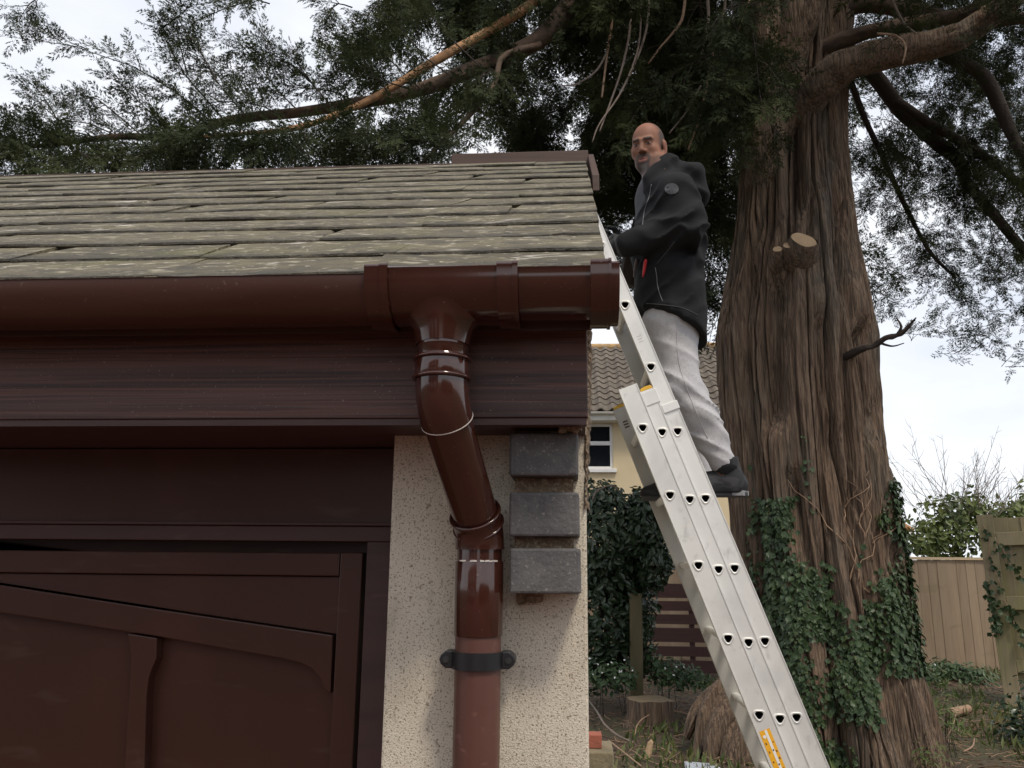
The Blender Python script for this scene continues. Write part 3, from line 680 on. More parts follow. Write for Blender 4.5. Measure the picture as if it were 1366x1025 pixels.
def spray_tpl(n, L, sl, seed, leaf=.027, wid=.0085, ang=48, per=5):
    """a flat feathery conifer shoot along +x: (k,3,3) triangles"""
    rn = random.Random(seed); T = []
    T += [[(0, -.0012, 0), (L, 0, 0), (0, .0012, 0)]]
    def leaf_tri(p, d, l, w_):
        d = d/np.linalg.norm(d); s = np.cross(d, (rn.uniform(-.5, .5), rn.uniform(-.5, .5), 1)); s /= np.linalg.norm(s)
        T.append([tuple(p-s*w_*.5), tuple(p+d*l), tuple(p+s*w_*.5+d*l*.35)])
    for i in range(n):
        t = (i+.6)/n; side = 1 if i % 2 else -1; a = math.radians(ang*(1-.35*t))*side
        l = sl*(1-.62*t)*rn.uniform(.7, 1.15)*(0.55+.45*min(1, t*5)); b = np.array([L*t, 0, rn.uniform(-.004, .004)])
        d = np.array([math.cos(a), math.sin(a), rn.uniform(-.28, .28)])
        for k in range(per):
            u = (k+.5)/per; e = math.radians(rn.uniform(12, 36))*(1 if k % 2 else -1); dd = np.array([math.cos(a+e), math.sin(a+e), rn.uniform(-.4, .4)])
            leaf_tri(b+d*l*u, dd, leaf*rn.uniform(.7, 1.25), wid*rn.uniform(.8, 1.4))
        leaf_tri(b+d*l*.8, d, leaf*1.3, wid)
    leaf_tri(np.array([L*.92, 0, 0]), np.array([1., 0, 0]), leaf*1.6, wid)
    return np.array(T, float)
SPR = [spray_tpl(9, .17, .062, k) for k in range(5)]
def leaf_tpl(kind):
    if kind == 'ivy':
        o = [(0, 0), (.32, -.42), (.5, -.30), (.62, -.34), (.70, -.12), (1.0, 0), (.70, .12), (.62, .34), (.5, .30), (.32, .42)]
    elif kind == 'oval': o = [(0, 0), (.3, -.24), (.65, -.22), (1, 0), (.65, .22), (.3, .24)]
    else: o = [(0, 0), (.4, -.13), (1, 0), (.4, .13)]
    T = []; c = (.42, 0, -.05)
    for i in range(len(o)):
        a, b = o[i], o[(i+1) % len(o)]
        T.append([c, (a[0], a[1], .22*abs(a[1])-.06*a[0]**2), (b[0], b[1], .22*abs(b[1])-.06*b[0]**2)])
    return [np.array(T, float)]
LEAF = {k: leaf_tpl(k) for k in ('ivy', 'oval', 'slim')}
def basis(d, nrm):
    d = d/np.linalg.norm(d, axis=1, keepdims=True); y = np.cross(nrm, d); y /= np.maximum(np.linalg.norm(y, axis=1, keepdims=True), 1e-6); z = np.cross(d, y)
    return np.stack([d, y, z], axis=2)
class Scatter:
    def __init__(s): s.p = []; s.d = []; s.n = []; s.s = []
    def add(s, p, d, n, sc): s.p.append(np.atleast_2d(p)); s.d.append(np.atleast_2d(d)); s.n.append(np.atleast_2d(n)); s.s.append(np.atleast_1d(sc))
    def count(s): return sum(len(q) for q in s.p)
    def build(s, name, tpls, m_, parent, label=None, kind=None):
        p = np.concatenate(s.p); R = basis(np.concatenate(s.d), np.concatenate(s.n)); sc = np.concatenate(s.s)[:, None, None]
        idx = RNG.integers(0, len(tpls), len(p)); out = []
        for q, T in enumerate(tpls):
            k = np.where(idx == q)[0]
            if not len(k): continue
            X = T.reshape(-1, 3); Wd = np.einsum('nij,vj->nvi', R[k], X)*sc[k]+p[k][:, None, :]
            out.append(Wd.reshape(-1, 3))
        V = np.concatenate(out); F = np.arange(len(V)).reshape(-1, 3)
        o = mesh_np(name, V, F, m_, parent)
        if label or kind: tag(o, label, None, None, kind)
        return o
def unit(v): v = np.array(v, float); return v/max(math.sqrt(float(v@v)), 1e-9)
def rows(v): return v/np.maximum(np.linalg.norm(v, axis=1, keepdims=True), 1e-9)
def plume(sc, poly, dens, size, droop=.15, ang=(25, 60), flat=.7):
    """feathery shoots on all sides of a twig"""
    Q = np.array([q[:3] for q in poly], float); sg = np.diff(Q, axis=0); ln = np.linalg.norm(sg, axis=1); n = max(1, int(round(ln.sum()*dens)))
    k = RNG.choice(len(sg), n, p=ln/ln.sum()); p = Q[k]+sg[k]*RNG.random((n, 1)); t = rows(sg[k])
    w_ = RNG.normal(size=(n, 3)); w_[:, 2] *= flat; side = rows(np.cross(t, w_)); e = np.radians(RNG.uniform(ang[0], ang[1], (n, 1)))
    d = t*np.cos(e)+side*np.sin(e); d[:, 2] -= droop; nn = RNG.normal(size=(n, 3))*.6+np.array([0, -.3, .9])
    sc.add(p, d, nn, size*RNG.uniform(.65, 1.3, n)); sc.add(Q[-1], t[-1] if n else sg[-1], np.array([0, 0, 1.]), size)
class Twigs:
    """many thin five-point twigs in one mesh"""
    def __init__(s): s.q = []; s.r = []
    def tube(s, pts, rad, n=3, cap=False):
        Q = np.array([q[:3] for q in pts], float); f = np.linspace(0, len(Q)-1, 5); i = np.minimum(f.astype(int), len(Q)-2); w_ = (f-i)[:, None]
        s.q.append(Q[i]*(1-w_)+Q[i+1]*w_); s.r.append(np.interp(f, np.arange(len(Q)), np.array(rad, float)))
    def build(s, name, m_, parent):
        Q = np.array(s.q); r = np.array(s.r); N = len(Q); T = np.gradient(Q, axis=1); T /= np.maximum(np.linalg.norm(T, axis=2, keepdims=True), 1e-9)
        a = np.cross(T, np.array([.31, .87, .38])); a /= np.maximum(np.linalg.norm(a, axis=2, keepdims=True), 1e-9); b = np.cross(T, a); V = np.zeros((N, 5, 3, 3))
        for k in range(3):
            c = 2*math.pi*k/3; V[:, :, k] = Q+r[:, :, None]*(math.cos(c)*a+math.sin(c)*b)
        base = (np.arange(N)*15)[:, None, None]; i = np.arange(4)[None, :, None]*3; k = np.arange(3)[None, None]; k2 = (k+1) % 3
        F = np.stack([base+i+k, base+i+k2, base+i+3+k2, base+i+3+k], -1).reshape(-1, 4)
        return mesh_np(name, V.reshape(-1, 3), F, m_, parent)
def grow(poly, n, ln, ang=(30, 65), droop=.25, t0=.15, up=0):
    """side branches of a polyline"""
    poly = [np.array(q, float)[:3] for q in poly]; out = []
    for i in range(n):
        u = t0+(1-t0)*(i+random.random())/n; f = u*(len(poly)-1); k = min(int(f), len(poly)-2); p = poly[k]+(poly[k+1]-poly[k])*(f-k); t = unit(poly[k+1]-poly[k])
        side = unit(np.cross(t, unit(RNG.normal(size=3)*np.array([.6, .6, 1.2])))); e = math.radians(random.uniform(*ang)); d = t*math.cos(e)+side*math.sin(e); l = ln*random.uniform(.5, 1.25)*(1-.45*u)
        pts = [p]; 
        for q in range(4):
            d = unit(d+np.array([0, 0, -droop*.35+up*.2])+RNG.normal(size=3)*.13); pts.append(pts[-1]+d*l/4)
        out.append(pts)
    return out
def pxpath(pts, n=6):
    """(px, py, D, radius px) control points -> world path and radii"""
    q = [np.append(P(a, b, c), r*c/FPX) for a, b, c, r in pts]; q = spline(q, n); return [v[:3] for v in q], [max(v[3], .001) for v in q]

# ------------------------------------------------------------------ the big conifer
TD = 7.6; TY = TD-1.28
tree = thing('conifer_tree', 'huge old conifer with fluted brown trunk, ivy at its foot and cut branch stubs', 'tree', (float(P(1100, 900, TD)[0]), TY, .3))
prof = [(1126, 1075, 178), (1122, 1030, 153), (1115, 960, 130), (1102, 880, 114), (1095, 800, 110), (1082, 700, 106), (1071, 600, 103), (1063, 520, 104), (1060, 450, 103), (1059, 390, 92), (1059, 330, 81), (1058, 260, 73), (1058, 200, 68), (1062, 120, 65), (1068, 40, 66), (1074, -40, 66), (1085, -160, 62), (1095, -320, 55), (1100, -600, 46), (1100, -1000, 34)]
zc = []; xc = []; rc = []
for x, y, h in prof:
    p = P(x, y, TD); q = P(x+h, y, TD); zc.append(p[2]); xc.append(p[0]); rc.append(q[0]-p[0])
zc, xc, rc = map(np.array, (zc, xc, rc))
GROOVE = [  # offset across the trunk (-1..1), px y range, depth, width, lean
    (-.20, -200, 330, .42, .16, .02), (-.52, 375, 600, .34, .15, .10), (-.02, 420, 900, .22, .13, .10), (.42, 330, 1100, .16, .12, .05), (.72, 430, 800, .30, .13, .10),
    (-.80, 350, 1100, .16, .12, .08), (.20, 560, 1100, .16, .10, -.04), (.30, -200, 300, .13, .12, .06), (-.62, -200, 360, .12, .12, .0), (.62, -200, 420, .16, .13, .03), (.86, 700, 1100, .2, .1, .02), (-.3, 620, 1100, .18, .1, -.05)]
def zpx(y): return P(1060, y, TD)[2]
def trunk_r(th, z):
    R = np.interp(z, zc, rc); r = np.ones_like(th)*1.0
    warp = .10*fbm(np.cos(th)*1.3, np.sin(th)*1.3, z*.45, 2, 3)
    for o, ya, yb2, dp_, wd, ln in GROOVE:
        za, zb_ = zpx(yb2), zpx(ya); g = -math.acos(max(-.99, min(.99, o)))
        c = g+ln*(z-(za+zb_)/2)*.6+.05*vn(z*.9, o*9, 0, 5)
        m = np.clip((z-za)/.35, 0, 1)*np.clip((zb_-z)/.35, 0, 1); m = m*m*(3-2*m)
        d = (th+warp-c+math.pi) % (2*math.pi)-math.pi
        r = r-dp_*m*np.exp(-(d/wd)**2)*(1-.25*np.exp(-(d/(wd*.3))**2)*0)
    for k in range(9):     # the back
        c = .35+k*.31; d = (th-c+math.pi) % (2*math.pi)-math.pi; r = r-.14*np.exp(-(d/.12)**2)
    lob = .05*fbm(np.cos(th)*2.2, np.sin(th)*2.2, z*.5, 3, 21)
    flare = np.clip((1.25-z)/1.0, 0, 1)**2*.28*(vn(np.cos(th)*3.1+5, np.sin(th)*3.1, z*.15, 8))
    rr = R*(r+lob+flare)
    g0 = vn(np.cos(th)*3.6+.25*vn(np.cos(th)*4, np.sin(th)*4, z*1.3, 61), np.sin(th)*3.6, z*.20, 51); g1 = vn(np.cos(th)*7, np.sin(th)*7, z*.32, 53)
    rr = rr-.11*np.exp(-(g0/.06)**2)-.06*np.exp(-(g1/.07)**2)
    a = th+.10*fbm(np.cos(th)*2, np.sin(th)*2, z*.8, 2, 31)
    f1 = 1-np.abs(vn(np.cos(a)*11, np.sin(a)*11, z*.85, 41)); f2 = 1-np.abs(vn(np.cos(a)*24, np.sin(a)*24, z*1.7, 43))
    f3 = 1-np.abs(vn(np.cos(a)*52, np.sin(a)*52, z*3.2, 47)); f4 = np.clip(vn(np.cos(a)*17, np.sin(a)*17, z*1.1, 49), 0, 1)
    return rr+.030*(f1-.6)+.022*(f2-.6)+.012*(f3-.6)-.03*f4*(f2 > .75)
th = np.concatenate([np.linspace(-math.pi*1.06, math.pi*.06, 560, endpoint=False), np.linspace(math.pi*.06, math.pi*.94, 120, endpoint=False)]); nth = len(th)
zs = np.concatenate([np.linspace(.05, zpx(-30), 330), np.linspace(zpx(-30)+.1, zc[-1], 40)])
TH, ZZ = np.meshgrid(th, zs); RR = trunk_r(TH, ZZ)
XX = np.interp(ZZ, zc, xc)+RR*np.cos(TH); YY = TY+RR*np.sin(TH)*.92
i = np.arange(len(zs)-1)[:, None]*nth+np.arange(nth)[None]; j = np.arange(len(zs)-1)[:, None]*nth+((np.arange(nth)+1) % nth)[None]
trunk = mesh_np('trunk', np.stack([XX, YY, ZZ], -1).reshape(-1, 3), np.stack([i, j, j+nth, i+nth], -1).reshape(-1, 4), M['bark'], tree, True)
def trunk_pt(th_, z):
    r = trunk_r(np.atleast_1d(th_), np.atleast_1d(z)); x = np.interp(z, zc, xc)+r*np.cos(th_); return np.stack([x, TY+r*np.sin(th_)*.92, np.atleast_1d(z)], -1)
def limb(pts, m_, name='limb', n=14, seg=7, rough=.14, sd=0, parent=None):
    path, rad = pxpath(pts, seg)
    mb = MB(); k = len(path)
    n = n*2 if rad[0] > .08 else n
    mb.tube(path, rad, n, fn=lambda t, a: 1+rough*float(vn(math.cos(a)*1.7, math.sin(a)*1.7, t*k*.35, sd+7))+.7*rough*float(abs(vn(math.cos(a)*6, math.sin(a)*6, t*k*.12, sd+9))))
    o = mb.build(name, m_, parent or tree, smooth=True); return path
# roots left and right of the trunk base
for sd_, pts in enumerate(([(1040, 880, 7.6, 14), (1000, 905, 7.5, 14), (968, 925, 7.45, 13), (950, 950, 7.4, 11), (938, 985, 7.36, 8), (928, 1025, 7.34, 5)], [(1045, 900, 7.5, 14), (1005, 930, 7.4, 15), (975, 952, 7.32, 14), (958, 985, 7.28, 12), (948, 1030, 7.25, 8)], [(1050, 930, 7.4, 14), (1015, 960, 7.28, 16), (990, 985, 7.2, 15), (975, 1030, 7.15, 12)], [(1035, 895, 7.75, 12), (985, 912, 7.7, 11), (955, 925, 7.65, 9), (930, 950, 7.6, 7), (915, 985, 7.58, 4)])):
    path, rad = pxpath(pts, 12); mb = MB()
    mb.tube(path, rad, 40, fn=lambda t, a: 1+.4*float(vn(math.cos(a)*3, math.sin(a)*3, t*1.5, sd_+3))+.3*float(1-abs(vn(math.cos(a)*8, math.sin(a)*8, t*2, 9))))
    mb.build('root', M['bark'], tree, smooth=True)
# limbs: right-hand bough, twin leader, boughs over the roof
lm = {}
lm['right'] = limb([(1030, 200, 7.7, 22), (1070, 145, 7.3, 25), (1100, 108, 7.05, 25), (1135, 86, 6.95, 23), (1200, 68, 6.9, 21), (1270, 52, 6.85, 19), (1300, 36, 6.8, 18), (1340, 8, 6.7, 16), (1400, -40, 6.6, 15), (1520, -120, 6.5, 12)], M['bark'], n=22, seg=10, sd=1)
lm['right2'] = limb([(1085, 70, 7.3, 14), (1130, 52, 7.2, 11), (1180, 38, 7.1, 10), (1240, 28, 7.2, 9), (1300, 10, 7.2, 8), (1400, -60, 7.2, 6)], M['limb'], sd=2)
lm['top'] = limb([(1095, 20, 7.4, 16), (1150, 4, 7.4, 13), (1215, 14, 7.4, 11), (1300, 30, 7.5, 9), (1400, 20, 7.5, 7)], M['limb'], sd=3)
lm['leader'] = limb([(1035, 240, 7.6, 18), (1042, 150, 7.3, 22), (1052, 85, 7.15, 24), (1068, 20, 7.05, 26), (1085, -60, 7.0, 26), (1100, -200, 7, 22)], M['bark'], n=20, sd=4)
lm['leader2'] = limb([(1020, 330, 7.65, 22), (1022, 200, 7.35, 28), (1018, 60, 7.2, 28), (1008, -30, 7.1, 26), (990, -160, 7.1, 22)], M['bark'], n=26, seg=10, sd=5)
lm['roof'] = limb([(1020, -60, 7.3, 26), (930, -130, 7.0, 22), (840, -120, 6.7, 20), (780, -40, 6.4, 17), (758, 8, 6.2, 15), (725, 48, 6.0, 13), (680, 74, 5.9, 12), (620, 97, 5.7, 11), (560, 120, 5.6, 10), (490, 136, 5.4, 9), (400, 150, 5.3, 7.5), (310, 160, 5.2, 6.5), (240, 182, 5.1, 5.5), (150, 183, 5.0, 4.5), (60, 194, 5.0, 3.5), (-60, 205, 5.0, 3)], M['limb'], n=14, seg=7, sd=6)
lm['bare'] = limb([(860, -140, 6.6, 8), (790, -50, 6.2, 7.5), (715, 2, 5.9, 7), (660, 36, 5.7, 6.5), (600, 70, 5.5, 6), (540, 106, 5.3, 5.5), (500, 130, 5.2, 5), (450, 153, 5.1, 4.5), (390, 172, 5.0, 4), (330, 178, 4.95, 3), (240, 186, 4.9, 3)], M['barewood'], 'stripped_branch', n=10, seg=6, sd=7, rough=.25)
lm['bare2'] = limb([(232, 186, 4.9, 3.2), (190, 208, 4.8, 2.8), (150, 226, 4.75, 2.2)], M['greytwig'], 'stripped_branch', n=8, sd=8)
lm['hang'] = limb([(720, 60, 5.9, 5), (672, 75, 5.7, 4.5), (660, 110, 5.6, 4), (630, 150, 5.4, 3.5), (590, 190, 5.1, 3), (560, 222, 4.9, 2.5)], M['limb'], 'twig', n=8, sd=9)
lm['dark1'] = limb([(1120, 60, 8.2, 13), (1165, 100, 8.4, 11), (1205, 150, 8.6, 10), (1250, 190, 8.8, 9), (1278, 215, 9.0, 8), (1290, 245, 9.1, 7), (1325, 285, 9.2, 6.5), (1366, 335, 9.3, 6), (1420, 400, 9.4, 4)], M['darklimb'], sd=10)
lm['dark2'] = limb([(1195, 135, 8.5, 7), (1240, 165, 8.6, 6.5), (1300, 200, 8.6, 6), (1366, 250, 8.6, 5), (1430, 300, 8.7, 4)], M['darklimb'], sd=11)
lm['dark3'] = limb([(1128, 90, 8.4, 5), (1150, 150, 8.6, 4), (1180, 215, 8.8, 3.5), (1210, 280, 9, 3), (1240, 335, 9.1, 2.5), (1275, 372, 9.2, 1.6)], M['darklimb'], sd=12)
lm['dark4'] = limb([(1250, 70, 7.6, 8), (1310, 100, 7.7, 9), (1345, 170, 7.8, 8), (1366, 210, 7.8, 7), (1400, 260, 7.8, 5)], M['darklimb'], sd=13)
lm['snag'] = limb([(1110, 486, 7.3, 6), (1145, 467, 7.0, 4.2), (1165, 462, 6.9, 3.4), (1180, 452, 6.8, 3), (1196, 448, 6.75, 2.8), (1208, 440, 6.7, 2.6), (1217, 430, 6.65, 1.5), (1222, 424, 6.6, .6)], M['darklimb'], 'broken_branch', n=12, sd=14, rough=.4)
for q_, pts in enumerate(([(1196, 448, 6.75, 2), (1202, 436, 6.7, 1.6), (1196, 424, 6.7, .8)], [(1172, 457, 6.85, 1.8), (1190, 462, 6.8, 1.2), (1206, 458, 6.8, .6)])): limb(pts, M['darklimb'], 'broken_branch', n=8, sd=20+q_)
lm['back'] = limb([(1010, 40, 8.3, 24), (975, 110, 8.6, 22), (930, 165, 8.9, 21), (895, 225, 9.2, 20), (860, 300, 9.4, 18), (840, 380, 9.5, 16)], M['darklimb'], n=16, sd=15)
# cut stubs
for pts, r_, tilt in (([(1068, 400, 7.5, 22), (1067, 362, 7.2, 24), (1070, 335, 7.0, 21), (1072, 322, 6.93, 18.5)], 18.5, (.25, -.80, .55)), ([(1052, 390, 7.4, 10), (1050, 355, 7.1, 9), (1051, 338, 6.98, 7.5), (1051, 329, 6.94, 6.8)], 6.8, (.0, -.85, .5)), ([(1040, 390, 7.4, 10), (1037, 358, 7.12, 9), (1037, 343, 7.0, 7), (1037, 334, 6.96, 6.4)], 6.4, (-.1, -.85, .5))):
    path, rad = pxpath(pts, 5); nrm = unit(tilt); u_ = unit(np.cross(nrm, (0, 1, 0))); v_ = np.cross(nrm, u_); mb = MB()
    mb.tube(path, rad, 18, cap=False, fn=lambda t, a: 1+.10*float(vn(math.cos(a)*2, math.sin(a)*2, t*3, 2)))
    c = path[-1]; R_ = rad[-1]; n = 22
    base = [c+R_*(math.cos(2*math.pi*k/n)*u_+math.sin(2*math.pi*k/n)*v_)*(1+.05*math.sin(2*math.pi*k/n*2+1)+.03*math.sin(2*math.pi*k/n*5)) for k in range(n)]
    mb.add([b_-nrm*.05 for b_ in base]+[b_+nrm*.012 for b_ in base], [(k, (k+1) % n, n+(k+1) % n, n+k) for k in range(n)])
    st = mb.build('branch_stub', M['bark'], tree, smooth=True)
    mb = MB(); mb.add([b_*.965+c*.035+nrm*.0125 for b_ in base], [tuple(range(n))]); mb.build('cut_face', M['cutwood'], st)
# hanging bare twigs in front of the dark crown
for k, pts in enumerate(([(815, -20, 6.0, 2), (816, 30, 6, 1.8), (810, 70, 6, 1.6), (803, 130, 5.9, 1.3)], [(843, -20, 6, 1.8), (840, 40, 6, 1.6), (830, 90, 5.9, 1.4), (815, 135, 5.9, 1.2), (800, 175, 5.8, 1)], [(868, -20, 6, 1.8), (862, 40, 6, 1.6), (845, 90, 6, 1.4), (825, 130, 5.9, 1.2)], [(915, -20, 6.2, 2.2), (912, 15, 6.2, 2), (905, 35, 6.2, 1.8), (880, 65, 6.2, 1.5), (865, 85, 6.2, 1.2)], [(942, -20, 6.2, 2.2), (945, 25, 6.2, 2), (938, 65, 6.2, 1.8), (932, 85, 6.2, 1.5)], [(968, -20, 6.3, 2), (965, 20, 6.3, 1.8), (948, 45, 6.2, 1.4)], [(955, 60, 6.3, 1.6), (946, 92, 6.3, 1.7), (942, 120, 6.2, 1.7), (932, 160, 6.1, 1.5), (918, 200, 6, 1)], [(810, 70, 6, 1.4), (795, 95, 5.9, 1.2), (770, 112, 5.9, 1), (750, 115, 5.9, .8)], [(855, -10, 6, 1.4), (852, 60, 6, 1.2), (830, 120, 5.9, 1.2), (800, 165, 5.8, 1), (790, 190, 5.8, .8)], [(1000, 0, 6.4, 1.0), (985, 40, 6.4, .9), (960, 75, 6.4, .8), (930, 120, 6.4, .6)], [(935, 115, 6.2, 1.4), (915, 150, 6.1, 1.2), (893, 178, 6.0, .9)], [(1185, -10, 6.4, 1.6), (1205, 30, 6.4, 1.4), (1222, 45, 6.4, 1)], [(1170, 45, 6.4, 1.4), (1195, 48, 6.35, 1.3), (1208, 62, 6.3, 1.2), (1204, 85, 6.3, .8)])):
    path, rad = pxpath(pts, 6); mb = MB(); mb.tube(path, [q*1.25 for q in rad], 6); mb.build('hanging_twig', M['greytwig'] if k % 3 else M['tantwig'], tree, smooth=True)
# crown
crown = Scatter(); twigs = Twigs()
def branchlets(poly, nsub, ln, dens, size, droop, up=0, tw=.004, ang=(30, 65), sub2=0, sc=None):
    sc = sc if sc is not None else crown
    subs = grow(poly, nsub, ln, ang, droop, up=up)
    for sb in subs:
        twigs.tube(sb, [tw, tw*.9, tw*.75, tw*.55, tw*.3], 4, cap=False); plume(sc, sb[1:], dens, size, droop)
        if sub2:
            for s2 in grow(sb, sub2, ln*.45, (30, 60), droop): twigs.tube(s2, [tw*.5, tw*.4, tw*.3, tw*.25, tw*.15], 3, cap=False); plume(sc, s2, dens, size, droop)
# feathery shoots reaching up and left over the roof
BL = [[(285, 165), (245, 130), (205, 105), (150, 75), (80, 58), (18, 50)], [(300, 162), (262, 118), (232, 80), (214, 40), (225, 15), (290, 2), (340, -5)], [(250, 100), (240, 60), (236, 25)], [(290, 110), (268, 70), (240, 30)],
      [(330, 158), (300, 122), (280, 95), (262, 60)], [(400, 150), (365, 115), (340, 80), (316, 55)], [(445, 145), (410, 105), (372, 75), (330, 62)], [(415, 110), (395, 90), (350, 72)],
      [(160, 183), (120, 165), (85, 160), (45, 165), (10, 158)], [(190, 182), (140, 140), (118, 128), (62, 122)], [(80, 168), (65, 140), (45, 112)], [(130, 185), (90, 175), (10, 185)], [(520, 125), (490, 90), (470, 60), (458, 42)], [(560, 118), (520, 80), (495, 55), (480, 45)], [(480, 100), (455, 85), (432, 80)],
      [(360, 5), (330, 0), (270, 25), (240, 35)], [(60, -8), (40, 5), (26, 26)], [(470, 10), (450, 5), (440, 18)], [(510, -5), (500, 8), (490, 22)], [(340, 158), (330, 125), (322, 100)], [(240, 182), (215, 165), (170, 120), (150, 105)], [(480, 138), (440, 120), (400, 118), (370, 110)], [(370, 152), (345, 140), (300, 135), (270, 140)], [(600, 100), (560, 70), (530, 30), (515, 8)], [(640, 88), (600, 50), (575, 20), (560, -10)], [(545, 118), (500, 105), (470, 100)]]
for q in BL:
    dd = random.uniform(4.9, 5.5); pts = [P(a, b, dd+random.uniform(-.05, .05)) for a, b in q]; pts = spline(pts, 4)
    twigs.tube(pts, [.007*(1-.75*i/len(pts)) for i in range(len(pts))], 5, cap=False); plume(crown, pts[2:], 44, .85, .04, ang=(18, 55))
    branchlets(pts, 6, .22, 38, .75, .05)
# dense dark band behind the ridge
for k in range(105):
    x = random.uniform(-60, 620); y = random.uniform(188, 232)+(12 if x < 300 else 0); d = random.uniform(4.3, 5.2)
    a = P(x, y-25, d); b = a+np.array([random.uniform(-.35, .1), random.uniform(-.3, .1), random.uniform(-.18, .02)]); pts = [a+(b-a)*t for t in (0, .3, .6, 1)]
    plume(crown, pts, 40, .95, .2, ang=(20, 80)); branchlets(pts, 3, .2, 34, .85, .15)
for key, ns, ln in (('roof', 24, .5), ('hang', 10, .3)):
    branchlets(lm[key][18 if key == 'roof' else 6:], ns, ln, 24, .85, .15, sub2=1)
# the dark mass over the middle
for k in range(150):
    x = random.uniform(540, 1010); y = random.uniform(-160, 110)-(60 if x < 660 else 0); d = random.uniform(5.7, 9.2)
    a = P(x, y, d); b = a+np.array([random.uniform(-.7, .15), random.uniform(-.4, .3), random.uniform(-.75, -.1)]); pts = spline([a, (a+b)/2+np.array([0, 0, .12]), b], 3)
    twigs.tube(pts, [.006*(1-.7*i/len(pts)) for i in range(len(pts))], 4, cap=False)
    branchlets(pts, 7, .5, 24, 1.25, .35, sub2=1)
for k in range(60):          # lower curtain behind the man and left of the trunk
    x = random.uniform(690, 990); y = random.uniform(80, 240); d = random.uniform(8.3, 10)
    a = P(x, y, d); b = a+np.array([random.uniform(-.5, .3), random.uniform(-.3, .3), random.uniform(-.8, -.2)]); pts = spline([a, (a+b)/2, b], 3)
    branchlets(pts, 6, .5, 24, 1.4, .4, sub2=1)
for k in range(16):          # hanging in front of the left edge of the trunk
    x = random.uniform(962, 1030); y = random.uniform(-20, 170); a = P(x, y, random.uniform(6.3, 6.8)); b = a+np.array([random.uniform(-.2, .12), 0, random.uniform(-.5, -.25)]); branchlets([a, (a+b)/2, b], 4, .25, 26, .85, .5)
# the crown overhead, above the picture, that shades the trunk
for k in range(85):
    x = random.uniform(450, 1700); y = random.uniform(-900, -190); d = random.uniform(5.2, 10.5)
    a = P(x, y, d); b = a+np.array([random.uniform(-1.2, 1.2), random.uniform(-.8, .8), random.uniform(-.7, .1)]); pts = spline([a, (a+b)/2+np.array([0, 0, .15]), b], 3)
    branchlets(pts, 6, 1.0, 7, 2.6, .3, sub2=1, tw=.01)
# right-hand side: open sprays against the sky
for key, ns, ln in (('dark1', 26, 1.15), ('dark2', 20, 1.0), ('dark3', 18, .8), ('dark4', 16, .9), ('top', 14, .8), ('right2', 12, .8), ('right', 12, .7)):
    branchlets(lm[key][6:], ns, ln, 18, .9, .12, sub2=3, tw=.0055)
for k in range(70):
    x = random.uniform(1140, 1450); y = random.uniform(-80, 230); d = random.uniform(8, 10.5)
    a = P(x, y, d); b = a+np.array([random.uniform(-.5, .8), random.uniform(-.4, .4), random.uniform(-.5, .0)]); pts = spline([a, (a+b)/2+np.array([0, 0, .08]), b], 3)
    branchlets(pts, 6, .6, 19, .95, .12, sub2=2)
for k in range(34):
    x = random.uniform(1130, 1400); y = random.uniform(230, 420)-abs(x-1250)*.05; d = random.uniform(8.6, 10)
    a = P(x, y, d); b = a+np.array([random.uniform(-.4, .5), random.uniform(-.3, .3), random.uniform(-.2, .15)]); pts = spline([a, (a+b)/2, b], 3)
    branchlets(pts, 5, .45, 13, .8, .05, sub2=1, tw=.003)
for k in range(9):
    x = random.uniform(1150, 1330); y = random.uniform(440, 500); a = P(x, y, 9); b = a+np.array([random.uniform(-.3, .5), 0, random.uniform(-.05, .1)]); branchlets([a, (a+b)/2, b], 4, .3, 14, .9, .05)
crown.build('crown', SPR, M['conifer'], tree)
tag(twigs.build('twigs', M['darklimb'], tree), None, kind='stuff')
print('sprays', crown.count(), flush=True)

# a second conifer, further back
t2 = thing('conifer_tree', 'dark conifer standing behind the big trunk, seen left of it', 'tree', tuple(P(1030, 860, 13.5)), )
back = Scatter(); twigs = Twigs()
mb = MB(); path, rad = pxpath([(1030, 900, 13.5, 18), (1025, 600, 13.5, 15), (1020, 300, 13.5, 12), (1015, 0, 13.5, 9)], 6); mb.tube(path, rad, 14); mb.build('trunk', M['darklimb'], t2, smooth=True)
for k in range(110):
    x = random.uniform(800, 1130); y = random.uniform(-60, 360); d = random.uniform(12.6, 14.4)
    a = P(x, y, d); b = a+np.array([random.uniform(-.9, .9), random.uniform(-.5, .5), random.uniform(-.8, .1)]); pts = spline([a, (a+b)/2+np.array([0, 0, .15]), b], 3)
    branchlets(pts, 6, .8, 8, 2.2, .3, sub2=1, tw=.008, sc=back)
for k in range(26):
    x = random.uniform(915, 985); y = random.uniform(340, 445); a = P(x, y, random.uniform(12.6, 14)); b = a+np.array([random.uniform(-.6, .4), 0, random.uniform(-.4, .1)])
    branchlets([a, (a+b)/2, b], 5, .5, 8, 1.9, .2, tw=.006, sc=back)
back.build('crown', SPR, M['conifer2'], t2); tag(twigs.build('twigs', M['darklimb'], t2), None, kind='stuff')

